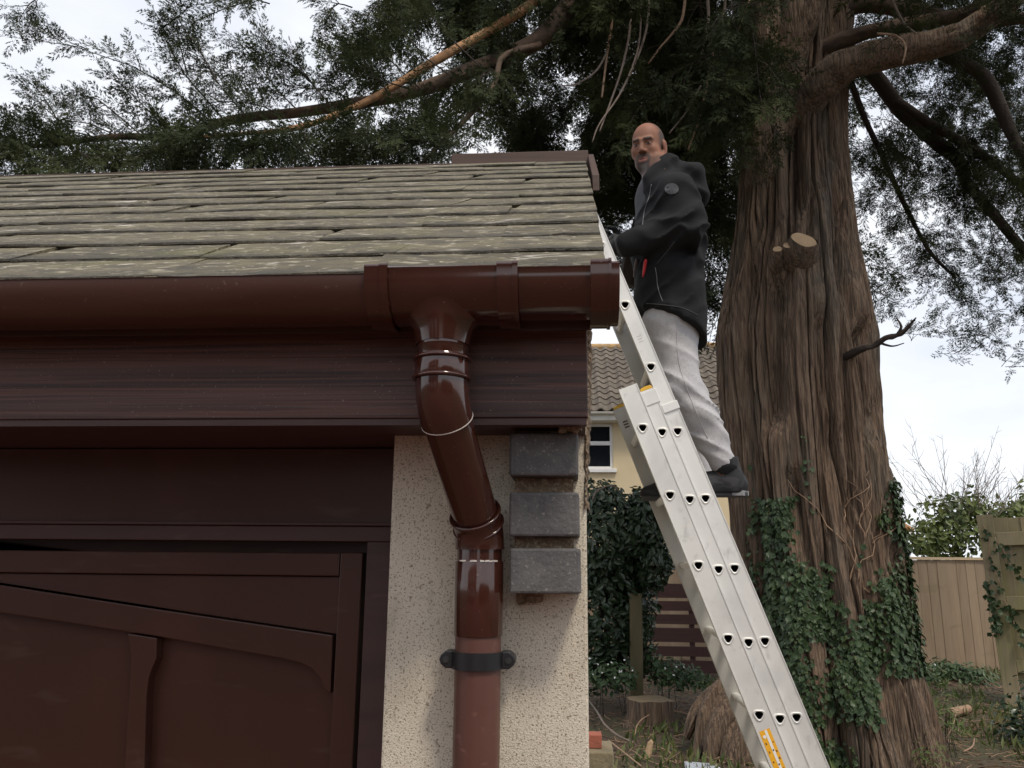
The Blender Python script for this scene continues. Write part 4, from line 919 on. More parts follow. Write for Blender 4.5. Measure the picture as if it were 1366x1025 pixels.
# ------------------------------------------------------------------ ivy on the trunk
def inpoly(x, y, poly):
    c = False; n = len(poly)
    for i in range(n):
        x1, y1 = poly[i]; x2, y2 = poly[(i+1) % n]
        if (y1 > y) != (y2 > y) and x < (x2-x1)*(y-y1)/(y2-y1)+x1: c = not c
    return c
def topx(p):
    d = np.asarray(p, float)-CAM; z = d@_f; return 683+FPX*(d@_r)/z, 512.5-FPX*(d@_u)/z
ivy = thing('ivy', 'dark green ivy climbing the foot of the big trunk', 'ivy', tuple(P(1110, 1020, 6.7)))
IP = [(998, 700), (1018, 668), (1062, 660), (1085, 690), (1104, 745), (1128, 770), (1150, 735), (1176, 665), (1200, 720), (1208, 800), (1224, 885), (1204, 895), (1180, 860), (1166, 905), (1175, 1060), (1060, 1060), (1035, 940), (1018, 850), (1000, 770)]
IP2 = [(1000, 600), (1080, 580), (1090, 680), (1000, 700)]
isc = Scatter()
NT = 52000; t_ = RNG.uniform(-math.pi, -.02, NT); z = RNG.uniform(.1, 3.1, NT); p = trunk_pt(t_, z); dq = p-CAM; zq = dq@_f; px_ = 683+FPX*(dq@_r)/zq; py_ = 512.5-FPX*(dq@_u)/zq
def inpoly_v(x, y, poly):
    c = np.zeros(len(x), bool); n = len(poly)
    for i in range(n):
        x1, y1 = poly[i]; x2, y2 = poly[(i+1) % n]
        if y1 == y2: continue
        c ^= ((y1 > y) != (y2 > y)) & (x < (x2-x1)*(y-y1)/(y2-y1)+x1)
    return c
in1 = inpoly_v(px_, py_, IP); in2 = inpoly_v(px_, py_, IP2)
den = np.where(in1, .2+1.5*vn(p[:, 0]*3.5, p[:, 2]*3.5, 1, 77)+np.where(py_ > 800, .8, .3), np.where(in2, .10*(vn(p[:, 0]*6, p[:, 2]*2, 2, 5) > .1), np.where((px_ > 1180) & (py_ > 640) & (py_ < 900), .8, 0)))
ok = np.where(RNG.random(NT) < den*.85)[0][:10000]
nr = rows(np.stack([np.cos(t_[ok]), np.sin(t_[ok]), np.full(len(ok), .35)], 1)+RNG.normal(size=(len(ok), 3))*.35)
dd_ = np.stack([RNG.uniform(-.9, .9, len(ok)), np.zeros(len(ok)), -np.ones(len(ok))], 1)+nr*RNG.uniform(-.1, .5, (len(ok), 1))
isc.add(p[ok]+nr*RNG.uniform(.0, .05, (len(ok), 1)), dd_, nr, .022+.055*RNG.random(len(ok))**1.3)
isc.build('leaves', LEAF['ivy'], M['ivy'], ivy, kind='stuff')
for k in range(7):
    x = random.uniform(1020, 1170); y0 = 1040; y1 = random.uniform(680, 820); V = []
    t_ = -math.acos(max(-.98, min(.98, (x-1095)/118))); pts = []
    for q in range(14):
        y = y0+(y1-y0)*q/13; z = zpx(y); t_ += random.uniform(-.03, .03); pts.append(trunk_pt(t_, z)[0]+np.array([math.cos(t_), math.sin(t_), 0])*.008)
    mb = MB(); mb.tube(pts, [.009*(1-.6*q/13) for q in range(14)], 5); mb.build('stem', M['limb'], ivy, smooth=True)
dead = thing('dead_ivy_stems', 'pale leafless ivy stems branching over the bark of the big trunk', 'ivy', tuple(P(1130, 800, 7.0)))
for k in range(11):
    x = random.gauss(1132, 22); y = random.uniform(690, 800); pts = []; dx = random.uniform(-3.2, 3.2)
    t_ = -math.acos(max(-.98, min(.98, (x-1085)/110)))
    for q in range(8):
        z = zpx(y); pts.append(trunk_pt(t_, z)[0]+np.array([math.cos(t_), math.sin(t_), 0])*(.015+.006*q)); y -= random.uniform(6, 14); t_ += dx*.03+random.uniform(-.05, .05)
    mb = MB(); mb.tube(pts, [.0065*(1-.75*q/7) for q in range(8)], 5); mb.build('stem', M['tantwig'], dead, smooth=True)
# ------------------------------------------------------------------ house behind the garden
M['housewall'] = mat('cream_house_render', (.70, .58, .38), .9, layers=[(1.2, 4, .45, .7, (.62, .50, .33), .6)], bump=[(60, 3, .3, .01)])
M['tile'] = mat('brown_concrete_tile', (.118, .098, .078), .9, hue=.22, layers=[(2.5, 4, .5, .7, (.10, .085, .07), .7), (20, 3, .55, .7, (.19, .155, .115), .5)], bump=[(50, 4, .6, .01)])
M['ridgetile'] = mat('lichened_ridge_tile', (.42, .27, .12), .9, layers=[(5, 4, .45, .65, (.22, .15, .1), .8)], bump=[(50, 4, .6, .01)])
M['upvc'] = mat('white_upvc', (.82, .82, .82), .35, layers=[(3, 3, .5, .8, (.7, .71, .72), .5)])
M['glass'] = mat('dark_window_glass', (.012, .014, .018), .06, spec=.6)
M['whitepaint'] = mat('white_fascia_paint', (.76, .75, .70), .5, layers=[(4, 3, .5, .8, (.6, .58, .52), .5)])
HD = 20.0; HY = HD-1.28
def hx(px, y=560): return P(px, y, HD)[0]
def hz(py, x=860): return P(x, py, HD)[2]
HX0, HX1 = -7.0, float(hx(1030)); ez = float(hz(548))
house = thing('house', 'cream rendered house with brown tiled roof beyond the garden', 'house', (0, HY, .2))
wx0, wx1, wz0, wz1 = float(hx(690)), float(hx(817)), float(hz(626)), float(hz(565))
mb = MB()
for a, b, c, d in ((HX0, wx0, .1, ez), (wx1, HX1, .1, ez), (wx0, wx1, .1, wz0), (wx0, wx1, wz1, ez)): mb.box((a, HY, c), (b, HY+.3, d))
mb.box((HX0, HY+.3, .1), (HX0+.3, HY+8, ez)); mb.box((HX1-.3, HY+.3, .1), (HX1, HY+8, ez)); mb.build('wall', M['housewall'], house)
def window(x0, x1, z0, z1, y, parent, cols, split):
    fr = MB(); t = .07
    fr.box((x0, y+.05, z0), (x1, y+.14, z0+t)); fr.box((x0, y+.05, z1-t), (x1, y+.14, z1)); fr.box((x0, y+.05, z0+t), (x0+t, y+.14, z1-t)); fr.box((x1-t, y+.05, z0+t), (x1, y+.14, z1-t))
    for c in range(1, cols): xx = x0+(x1-x0)*c/cols; fr.box((xx-.05, y+.049, z0+t), (xx+.05, y+.139, z1-t))
    f = fr.build('window', M['upvc'], parent, bevel=.008)
    zs_ = z0+(z1-z0)*split
    for c in range(cols):
        a = x0+(x1-x0)*c/cols+.06; b = x0+(x1-x0)*(c+1)/cols-.06
        m_ = MB(); m_.box((a, y+.045, zs_-.05), (b, y+.13, zs_+.05)); m_.build('transom', M['upvc'], f, bevel=.008)
        for za, zb_ in ((z0+t, zs_-.05), (zs_+.05, z1-t)):
            m_ = MB(); m_.box((a, y+.09, za), (b, y+.11, zb_)); m_.build('pane', M['glass'], f)
    m_ = MB(); m_.box((x0-.08, y-.08, z0-.09), (x1+.08, y+.12, z0-.001)); m_.build('sill', M['upvc'], f, bevel=.01)
window(wx0, wx1, wz0, wz1, HY, house, 2, .57)
RP = .66; ry0 = HY-.35; rz0 = float(P(880, 546, ry0+1.28)[2]); rdg_y = None
for t in np.linspace(0, 8, 800):
    if topx((2.5, ry0+t, rz0+RP*t))[1] < 462: rdg_y = ry0+t; break
rdg_z = rz0+RP*(rdg_y-ry0)
hr = MB(); hr.prism([(HX0-.2, ry0, rz0-.06), (HX0-.2, rdg_y, rdg_z-.06), (HX0-.2, 2*rdg_y-ry0, rz0-.06), (HX0-.2, 2*rdg_y-ry0, rz0-.2), (HX0-.2, rdg_y, rdg_z-.2), (HX0-.2, ry0, rz0-.2)], (HX1-HX0+.4, 0, 0))
hroof = hr.build('roof', M['tile'], house)
mb = MB(); mb.box((HX0-.2, ry0-.03, rz0-.27), (HX1+.2, ry0-.005, rz0-.07)); mb.build('fascia', M['whitepaint'], house)
mb = MB(); mb.box((HX0-.2, ry0-.004, rz0-.28), (HX1+.2, HY-.001, rz0-.26)); mb.build('soffit', M['whitepaint'], house)
mb = MB(); n = 8
mb.prism([(HX0-.2, ry0-.09-.06*math.cos(math.pi*k/n), rz0-.08-.06*math.sin(math.pi*k/n)) for k in range(n+1)], (HX1-HX0+.4, 0, 0)); mb.build('gutter', M['whitepaint'], house)
sl = math.hypot(rdg_y-ry0, rdg_z-rz0); ga = sl/13; TW = .30
def tile_geo():
    V = []; F = []; n = 7
    for i in range(n):
        t = i/(n-1); x = t*TW; z = .045*math.sin(2*math.pi*t)*(1 if t < .5 else .75)+.03
        V += [(x, 0, z-.035), (x, 0, z), (x, ga*1.12, z-.03)]
    for i in range(n-1):
        a = i*3; b = a+3; F += [(a, b, b+1, a+1), (a+1, b+1, b+2, a+2)]
    return V, F
TV, TF = tile_geo(); tile0 = None; bulk = MB(); ra = math.atan(RP); tc_ = 0
cx0, cx1 = float(hx(778)), float(P(985, 500, 21)[0])
ux, uy = np.array([1, 0, 0]), np.array([0, math.cos(ra), math.sin(ra)]); uz = np.cross(ux, uy)
for r in range(13):
    org = np.array([0, ry0-.04, rz0-.03])+uy*ga*r
    x = HX0-.2
    while x < HX1+.1:
        loc = org+ux*x+np.array([0, random.uniform(-.008, .008), random.uniform(-.006, .006)])
        if cx0-TW < x < cx1 and tc_ < 300:
            if tile0 is None: tile0 = mesh_np('tile', np.array([loc+ux*v[0]+np.array([0, v[1], v[2]]) for v in TV]), TF, M['tile'], hroof, False, loc=loc); o = tile0
            else: o = inst(tile0, hroof, loc)
            o.rotation_euler = (ra+random.uniform(-.01, .01), random.uniform(-.012, .012), 0); tc_ += 1
        else: bulk.add([loc+ux*v[0]+uy*v[1]+uz*v[2] for v in TV], TF)
        x += TW
tag(bulk.build('tiles', M['tile'], hroof), None, kind='stuff')
x = HX0-.2
while x < HX1+.1:
    mb = MB(); mb.tube([(x, rdg_y, rdg_z-.03), (x+.44, rdg_y, rdg_z-.025+random.uniform(-.01, .01))], .12, 10); mb.build('ridge_tile', M['ridgetile'], hroof, auto=40); x += .45
# far house, only a corner of its eaves in view right of the trunk
fhD = 34; fh = thing('house', 'corner of a far brick house with orange roof peeping out right of the trunk', 'house', tuple(P(1150, 800, fhD)))
M['farbrick'] = mat('far_brick', (.36, .2, .15), .9); M['farroof'] = mat('orange_far_roof', (.48, .26, .12), .9, layers=[(2, 3, .4, .7, (.35, .2, .1), .7)])
a = P(1197, 712, fhD); zb_ = .2
mb = MB(); mb.box((a[0]-6, a[1], zb_), (a[0], a[1]+6, a[2])); mb.build('wall', M['farbrick'], fh)
mb = MB(); mb.prism([(a[0]+.55, a[1]-.3, a[2]+.05), (a[0]+.55, a[1]-.3, a[2]+.2), (a[0]-2.8, a[1]-.3, a[2]+2.2), (a[0]-6.2, a[1]-.3, a[2]+.2), (a[0]-6.2, a[1]-.3, a[2]+.05), (a[0]-2.8, a[1]-.3, a[2]+2.05)], (0, 6.6, 0)); rf = mb.build('roof', M['farroof'], fh)
mb = MB(); mb.box((a[0]-.1, a[1]-.4, a[2]-.02), (a[0]+.5, a[1]+6, a[2]+.045)); mb.build('eaves_board', M['whitepaint'], rf)

# ------------------------------------------------------------------ tan closeboard fence across the back
M['fence'] = mat('tan_fence_timber', (.33, .245, .165), .85, hue=.10, layers=[((6, 6, .8), 4, .45, .7, (.26, .185, .12), .8), ((18, 18, 1.5), 4, .58, .72, (.2, .125, .075), .6), ((3, 3, 5), 3, .60, .74, (.22, .18, .1), .6)], bump=[((40, 40, 2), 4, .5, .006)])
M['fencecap'] = mat('pale_fence_cap', (.62, .48, .31), .85, layers=[((3, 20, 20), 3, .45, .7, (.5, .37, .23), .6)])
FD = 14.0; FYY = FD-1.28
fence = thing('fence', 'tan closeboard fence with pale capping behind the trunk', 'fence', (5, FYY, .3))
fx0, fx1 = float(P(770, 800, FD)[0]), float(P(1345, 800, FD)[0]); ft = float(P(1255, 746, FD)[2]); bw = .150; x = fx0; b0 = None; k = 0
while x < fx1:
    loc = (x, FYY, .25)
    if b0 is None:
        V = [(0, 0, 0), (bw+.012, .006, 0), (bw+.012, .016, 0), (0, .020, 0)]; mb = MB(); mb.prism([np.array(v)+loc for v in V], (0, 0, ft-.25-.012)); b0 = mb.build('board', M['fence'], fence, loc=loc); b0.data.polygons.foreach_set('use_smooth', np.zeros(len(b0.data.polygons), dtype=bool))
    else: inst(b0, fence, (x, FYY+random.uniform(-.003, .003), .25+random.uniform(-.01, .008)), (0, random.uniform(-.004, .004), random.uniform(-.02, .02)))
    x += bw; k += 1
mb = MB(); mb.box((fx0, FYY-.03, ft-.012), (fx1, FYY+.06, ft+.03)); mb.build('cap_rail', M['fencecap'], fence)
for z in (.5, 1.2, 1.85): mb = MB(); mb.box((fx0, FYY+.03, z), (fx1, FYY+.08, z+.08)); mb.build('rail', M['fence'], fence)

# ------------------------------------------------------------------ dark slatted screen
M['slat'] = mat('dark_red_stained_slat', (.060, .024, .019), .7, layers=[((2, 10, 20), 4, .45, .7, (.04, .017, .014), .7)], bump=[((3, 40, 60), 3, .4, .004)])
scD = 12.2; scr = thing('slatted_screen', 'dark red brown screen of horizontal slats behind the ladder', 'screen', tuple(P(905, 905, scD)))
xa, xb = P(845, 830, scD)[0], P(1005, 830, scD)[0]
for ya_, yb2 in ((779, 798), (802, 815), (820, 833), (838, 857), (862.5, 876), (881, 898)):
    za, zb_ = P(900, yb2, scD)[2], P(900, ya_, scD)[2]; mb = MB(); mb.box((xa+random.uniform(-.03, .03), scD-1.28, za), (xb, scD-1.255, zb_), .004); mb.build('slat', M['slat'], scr)
for x in (xa+.12, P(918, 830, scD)[0]+.02, xb-.1): mb = MB(); mb.box((x, scD-1.25, .2), (x+.07, scD-1.19, P(900, 780, scD)[2])); mb.build('upright', M['slat'], scr)
mb = MB(); c = P(939, 884, scD-.1); mb.box((c[0]-.14, scD-1.44, c[2]-.045), (c[0]+.12, scD-1.35, c[2]+.05)); 

# ------------------------------------------------------------------ wooden post and ivy bush beside the garage
M['post'] = mat('mossy_post_timber', (.13, .105, .055), .9, layers=[((12, 12, 2), 4, .45, .7, (.08, .075, .035), .8)], bump=[((30, 30, 3), 4, .6, .008)])
pD = 9.4; c = P(849, 893, pD); t_ = P(848, 792, pD)
mb = MB(); mb.prism([(c[0]-.07, pD-1.28, .25), (c[0]+.07, pD-1.28, .25), (c[0]+.07, pD-1.16, .25), (c[0]-.07, pD-1.16, .25)], (t_[0]-c[0], 0, t_[2]-.25)); tag(mb.build('fence_post', M['post'], None, bevel=.012), 'olive wooden post standing in front of the dark bush', 'post')
bush = thing('bush', 'dark glossy ivy bush growing beside the garage wall', 'bush', tuple(P(830, 900, 9.6)))
bs = Scatter()
def blob_leaves(sc, cx, cy, rx, ry, D, rd, n, size, up=.3, shell=.55, drop=.4):
    c = P(cx, cy, D); ax = rx*D/FPX; az = ry*D/FPX
    v = rows(RNG.normal(size=(n, 3))); rr = RNG.uniform(shell, 1.05, (n, 1))**.7*(1+.22*vn(v[:, 0]*3+cx, v[:, 1]*3, v[:, 2]*3+cy, 3))[:, None]
    p = c+v*rr*np.array([ax, rd, az]); nr = rows(v+np.array([0, -.2, up])+RNG.normal(size=(n, 3))*.45)
    d = rows(np.cross(nr, RNG.normal(size=(n, 3))))+np.array([0, 0, -drop]); sc.add(p, d, nr, size*RNG.uniform(.6, 1.35, n))
for a_ in ((815, 720, 62, 72, 9.7, .55, 3200, .09), (858, 700, 34, 50, 9.6, .4, 1400, .09), (872, 745, 22, 40, 9.5, .35, 800, .085), (800, 820, 55, 95, 9.8, .5, 2800, .09), (845, 810, 28, 70, 9.9, .4, 1200, .085), (880, 690, 14, 22, 9.5, .25, 120, .085), (790, 660, 40, 22, 9.7, .3, 260, .08)): blob_leaves(bs, *a_)
bs.build('leaves', LEAF['oval'], M['bushleaf'], bush, kind='stuff')
for k in range(9):
    x = random.uniform(788, 862); path, rad = pxpath([(x, 905, 9.8, 3), (x+random.uniform(-8, 8), 800, 9.8, 2.6), (x+random.uniform(-15, 15), 720, 9.7, 2), (x+random.uniform(-10, 10), 690, 9.7, 1)], 4); mb = MB(); mb.tube(path, rad, 6); mb.build('stem', M['darklimb'], bush, smooth=True)
for pts in ([(790, 668, 9.2, 1.2), (797, 655, 9.2, 1.2), (815, 648, 9.2, 1), (826, 655, 9.2, .8)],):
    path, rad = pxpath(pts, 5); mb = MB(); mb.tube(path, rad, 5); mb.build('tendril', M['greytwig'], bush, smooth=True)
# low leafy plants
def low_plant(label, blobs, m_, leaf='oval', flowers=0, cat='plant', stems=True):
    c = G(blobs[0][0], min(blobs[0][1]+blobs[0][3], 1020), .3); t = thing('low_plant', label, cat, tuple(c)); sc = Scatter()
    for (cx, cy, rx, ry, D, rd, n, size) in blobs: blob_leaves(sc, cx, cy, rx, ry, D, rd, n, size, up=.6, shell=.2, drop=.1)
    sc.build('leaves', LEAF[leaf], m_, t, kind='stuff')
    if flowers:
        fs = Scatter(); b = blobs[0]
        for k in range(flowers): q = P(b[0]+random.uniform(-b[2], b[2]), b[1]+random.uniform(-b[3], b[3]*.3), b[4]-b[5]*.9); fs.add(q, RNG.normal(size=3), np.array([0, -1, .4]), .035)
        fs.build('flowers', LEAF['oval'], M['petal'], t, kind='stuff')
    mb = MB()
    for k in range(7):
        b = blobs[0]; x = b[0]+random.uniform(-b[2], b[2])*.7; q = P(x, b[1]-b[3]*.3, b[4]); mb.tube([(q[0]+random.uniform(-.05, .05), q[1], .27), (q[0]+random.uniform(-.02, .02), q[1]+.02, .3+.5*(q[2]-.3)), q], [.0035, .003, .002], 4)
    mb.build('stems', M['darklimb'], t)
    return t
low_plant('low green plant with white flowers at the foot of the dark bush', [(812, 900, 34, 22, 9.1, .3, 260, .06), (835, 905, 20, 16, 9.0, .2, 120, .06)], M['lowleaf'], flowers=11)
low_plant('low green plants in front of the dark slatted screen', [(892, 898, 34, 20, 9.6, .35, 380, .065), (925, 905, 22, 14, 9.5, .3, 200, .06), (870, 880, 14, 18, 9.6, .2, 120, .06)], M['lowleaf'], flowers=4)
low_plant('low dark green plants along the foot of the tan fence', [(1262, 895, 36, 14, 12.5, .4, 420, .075), (1300, 905, 26, 16, 12.2, .4, 300, .075), (1235, 905, 14, 18, 12.0, .3, 160, .07)], M['lowleaf'], flowers=2)
low_plant('dark leafy shrub low in the bottom right corner', [(1372, 985, 38, 55, 8.2, .35, 520, .065), (1400, 940, 40, 50, 8.4, .4, 300, .065)], M['bushleaf'])
low_plant('thin yellow green weeds around the right root of the trunk', [(1262, 960, 26, 36, 7.6, .2, 150, .06), (1240, 1010, 26, 24, 7.0, .2, 130, .055)], M['grass'], 'slim')

# ------------------------------------------------------------------ light green bush with bare twigs behind the fence
lb_ = thing('bush', 'light green leafy bush with bare grey twigs rising behind the tan fence', 'bush', tuple(P(1270, 780, 16.2)))
sc = Scatter()
for a_ in ((1272, 705, 52, 42, 16.2, .7, 900, .13), (1250, 720, 40, 30, 16, .6, 450, .12), (1292, 680, 32, 28, 16.2, .5, 380, .12), (1232, 728, 26, 14, 15.8, .4, 160, .12)): blob_leaves(sc, *a_, shell=.25)
sc.build('leaves', LEAF['oval'], M['lightleaf'], lb_, kind='stuff')
tw = Twigs()
for k in range(55):
    x = random.uniform(1240, 1320); y = random.uniform(660, 715); a = P(x, y, random.uniform(15.7, 16.5)); dx = (x-1275)/50+random.gauss(-.15, .35); l = random.uniform(.6, 1.5)
    b = a+np.array([dx*l*.75, random.uniform(-.2, .2), l*random.uniform(.55, 1)]); mid = (a+b)/2+RNG.normal(size=3)*.05; tw.tube([a, mid, b], [.007, .005, .002])
    for s_ in grow([a, mid, b], 6, .35, (25, 55), -.1): tw.tube(s_, [.004, .0035, .003, .002, .0015])
tw.build('bare_twigs', M['greytwig'], lb_)['kind'] = 'stuff'
lb2 = thing('bush', 'light green bush showing above the leaning gate', 'bush', tuple(P(1350, 780, 17))); sc = Scatter()
for a_ in ((1345, 690, 34, 22, 17, .6, 420, .13), (1385, 680, 40, 34, 17, .6, 420, .13)): blob_leaves(sc, *a_, shell=.25)
sc.build('leaves', LEAF['oval'], M['lightleaf'], lb2, kind='stuff')
tw = Twigs()
for k in range(26):
    a = P(random.uniform(1320, 1400), random.uniform(670, 700), 17); b = a+np.array([random.uniform(-.4, .4), 0, random.uniform(.3, .8)]); tw.tube([a, (a+b)/2, b], [.009, .006, .003])
tw.build('bare_twigs', M['greytwig'], lb2)['kind'] = 'stuff'

# ------------------------------------------------------------------ leaning gate
M['gate'] = mat('algae_stained_timber', (.29, .235, .145), .88, hue=.10, layers=[((5, 5, 1.2), 4, .42, .62, (.225, .215, .085), .65), ((20, 20, 1.5), 4, .5, .72, (.17, .14, .09), .7), ((2.5, 2.5, 2.5), 3, .5, .7, (.36, .29, .18), .6)], bump=[((40, 40, 3), 4, .6, .006)])
gD = 10.4; g0 = P(1340, 915, gD); g1 = P(1305, 690, gD); gu = unit(g1-g0); gh = float(np.linalg.norm(g1-g0)); gr = unit((.90, -.42, .02)); gr = unit(gr-gu*(gr@gu)); gn = np.cross(gu, gr)
gate = thing('gate', 'greenish weathered timber gate leaning at the right edge', 'gate', tuple(g0))
def gbox(u0, u1, v0, v1, w0, w1, name, bev=.005):
    mb = MB(); V = [g0+gr*u+gu*v+gn*w_ for u in (u0, u1) for v in (v0, v1) for w_ in (w0, w1)]
    mb.add(V, [(0, 1, 3, 2), (4, 6, 7, 5), (0, 4, 5, 1), (2, 3, 7, 6), (0, 2, 6, 4), (1, 5, 7, 3)]); return mb.build(name, M['gate'], gate, bevel=bev)
gbox(-.02, .15, -.3, gh+.02, -.07, .06, 'post')
u_ = .152; bk = 0
while u_ < 1.9: gbox(u_, u_+.146, .02, gh-.02+random.uniform(-.012, .012), .013*(bk % 2), .012+.013*(bk % 2), 'board', .002); u_ += .138; bk += 1
gbox(.152, 1.9, gh*.82, gh*.90, -.060, -.0045, 'rail'); gbox(.152, 1.9, gh*.44, gh*.52, -.060, -.0045, 'rail'); gbox(.152, 1.9, gh*.08, gh*.15, -.060, -.0045, 'rail')
gi = thing('ivy', 'thin ivy strands hanging on the gate post', 'ivy', tuple(g0+gr*.1)); sc = Scatter()
for (a, b, n) in (((.04, .95), (.10, .55), 26), ((-.02, .62), (.02, .30), 70), ((.12, .50), (.30, .22), 40), ((.14, .85), (.34, .62), 22)):
    n_ = n; t_ = RNG.random((n_, 1)); u = a[0]+(b[0]-a[0])*t_+RNG.normal(size=(n_, 1))*.03; v = (a[1]+(b[1]-a[1])*t_)*gh
    p = g0+gr*u+gu*v+gn*RNG.uniform(-.14, -.08, (n_, 1)); sc.add(p, RNG.normal(size=(n_, 3))*.6+np.array([0, 0, -1]), -gn+RNG.normal(size=(n_, 3))*.4, RNG.uniform(.05, .09, n_))
    pts = [g0+gr*(a[0]+(b[0]-a[0])*t+.02*math.sin(9*t))+gu*(a[1]+(b[1]-a[1])*t)*gh-gn*.09 for t in np.linspace(0, 1, 10)]; mb = MB(); mb.tube(pts, .006, 5); mb.build('stem', M['tantwig'], gi, smooth=True)
sc.build('leaves', LEAF['ivy'], M['ivy'], gi, kind='stuff')

# ------------------------------------------------------------------ things on the ground
def gp(px, py, h=0):
    z = .3
    for _ in range(6): q = G(px, py, z+h); z = float(ground_z(q[0], q[1]))
    return G(px, py, z+h)
c = gp(868, 968); c[2] -= .02; R_ = 27*(c[1]+1.28)/FPX; stump = thing('tree_stump', 'short sawn tree stump on the bare soil left of the ladder', 'stump', tuple(c))
n = 48; V = []; F = []; hts = np.linspace(0, .27, 9)
for z in hts:
    for k in range(n):
        a = 2*math.pi*k/n; r = R_*(1+.12*vn(math.cos(a)*2.5, math.sin(a)*2.5, z*2, 4)+.10*(abs(vn(math.cos(a)*4, math.sin(a)*4, z, 6)))+.35*max(0, 1-z/.12)**2*(.5+.5*vn(math.cos(a)*3, math.sin(a)*3, 0, 9)))
        V.append((c[0]+r*math.cos(a), c[1]+r*math.sin(a), c[2]+z+(.012*vn(math.cos(a)*2, math.sin(a)*2, 5, 3) if z > .2 else 0)))
for i in range(8):
    for k in range(n): F.append((i*n+k, i*n+(k+1) % n, (i+1)*n+(k+1) % n, (i+1)*n+k))
mesh_np('bark', V, F, M['bark'], stump, True); top = V[-n:]
M['stumptop'] = mat('grey_sawn_stump_top', (.19, .135, .075), .9, layers=[(14, 4, .45, .7, (.12, .10, .05), .8)], bump=[(60, 4, .6, .006)])
mesh_np('sawn_top', top, [tuple(range(n))], M['stumptop'], stump)
# stub of stone wall with a loose red brick
M['stone'] = mat('stained_stone_block', (.24, .20, .13), .9, layers=[(9, 4, .45, .7, (.13, .12, .075), .8)], bump=[(40, 4, .7, .01)])
M['redbrick'] = mat('red_brick', (.36, .115, .075), .88, layers=[(20, 4, .45, .7, (.26, .09, .06), .8)], bump=[(90, 4, .6, .006)])
bD = 4.75; t_ = P(803, 1002, bD); r_ = P(819, 1003, bD); wt = float(t_[2])-.002
stub = thing('stone_pier', 'low pier of stained stone blocks beside the garage wall', 'pier', (float(r_[0])-.2, bD-1.28, .2))
z = wt; kz = 0
while z > .12: mb = MB(); mb.box((r_[0]-.42+random.uniform(-.01, .01), bD-1.28+random.uniform(-.01, .01)-.02, z-.135), (r_[0]+random.uniform(-.012, .006), bD-1.0, z)); mb.build('block', M['stone'], stub, bevel=.008); z -= .143; kz += 1
mb = MB(); q = P(803, 1002, bD+.06); mb.box((q[0]-.215, q[1]-.005, wt+.001), (q[0], q[1]+.10, wt+.072)); tag(mb.build('brick', M['redbrick'], None, bevel=.005), 'loose red brick lying on the low stone pier', 'brick')
def stick(label, pts, m_, name='fallen_branch', r=6, rough=.2):
    path = []; rad = []
    for px, py, h, rr in pts: q = gp(px, py, h); path.append(np.append(q, rr))
    path = spline(path, 6); mb = MB(); mb.tube([v[:3] for v in path], [v[3] for v in path], 8, fn=lambda t, a: 1+rough*float(vn(math.cos(a)*2, math.sin(a)*2, t*12, 3)))
    return tag(mb.build(name, m_, None, smooth=True), label, 'branch')
stick('long pale fallen branch ending in a fresh cut beside the stump', [(770, 922, .12, .010), (805, 917, .14, .010), (825, 906, .16, .009), (862, 902, .18, .009), (897, 899, .2, .008)], M['greytwig'])
stick('thin fallen branch lying just below the long pale one', [(770, 916, .06, .008), (815, 917, .08, .008), (838, 908, .1, .006), (852, 900, .1, .004)], M['greytwig'])
stick('crooked pale branch curving down in front of the garage wall', [(786, 935, .10, .010), (798, 952, .12, .011), (806, 966, .1, .011), (822, 980, .06, .010), (842, 990, .03, .008)], M['greytwig'])
stick('thin dark stick slanting away from the stone pier', [(812, 988, .1, .007), (832, 1004, .1, .007), (855, 1022, .08, .006)], M['tantwig'])
stick('thin stick beside the left root of the trunk', [(895, 948, .02, .006), (915, 952, .03, .006), (935, 965, .02, .005)], M['tantwig'])
stick('slim dead stick below the stump', [(872, 995, .02, .005), (892, 1003, .03, .006), (903, 1018, .02, .005)], M['tantwig'])
stick('curved shoot rising against the stump', [(847, 985, .02, .006), (849, 970, .1, .006), (856, 960, .16, .005), (866, 954, .2, .004)], M['tantwig'])
stick('dry stick on the soil right of the trunk', [(1285, 1003, .02, .007), (1297, 996, .03, .007), (1300, 985, .03, .005)], M['tantwig'])
stick('dry twig lying near the gate', [(1310, 905, .05, .006), (1325, 918, .08, .006), (1345, 925, .06, .005)], M['greytwig'])
stick('bent dry shoot beside the right root', [(1250, 1000, .02, .006), (1262, 985, .15, .005), (1272, 965, .25, .004), (1278, 940, .3, .003)], M['tantwig'])
# short cut log lying by the fence, and a split piece of fresh wood
q0 = gp(1266, 952, .05); q1 = gp(1292, 946, .06); mb = MB(); mb.tube([q0, (q0+q1)/2, q1], [.05, .048, .045], 14); lg = thing('log', 'short cut log lying on the soil right of the trunk', 'log', tuple(q0)); mb.build('bark', M['tantwig'], lg, smooth=False, auto=40)
dv_ = unit(q1-q0); u2 = unit(np.cross(dv_, (0, 0, 1))); v2 = np.cross(u2, dv_); mb = MB(); mb.add([q1+dv_*.002+.041*(math.cos(2*math.pi*k/14)*u2+math.sin(2*math.pi*k/14)*v2) for k in range(14)], [tuple(range(14))]); mb.build('cut_face', M['cutwood'], lg)
c = gp(864, 1013); mb = MB(); mb.prism([c+np.array(v) for v in ((-.03, 0, 0), (.008, -.02, .0), (.03, 0, .03), (.045, .0, .12), (.03, 0, .145), (.0, 0, .12), (-.025, 0, .05))], (.01, .03, .01)); tag(mb.build('wood_offcut', M['cutwood'], None, bevel=.006), 'bright split piece of fresh wood on the soil', 'wood')
M['pale'] = mat('pale_blue_plastic', (.42, .46, .52), .4)
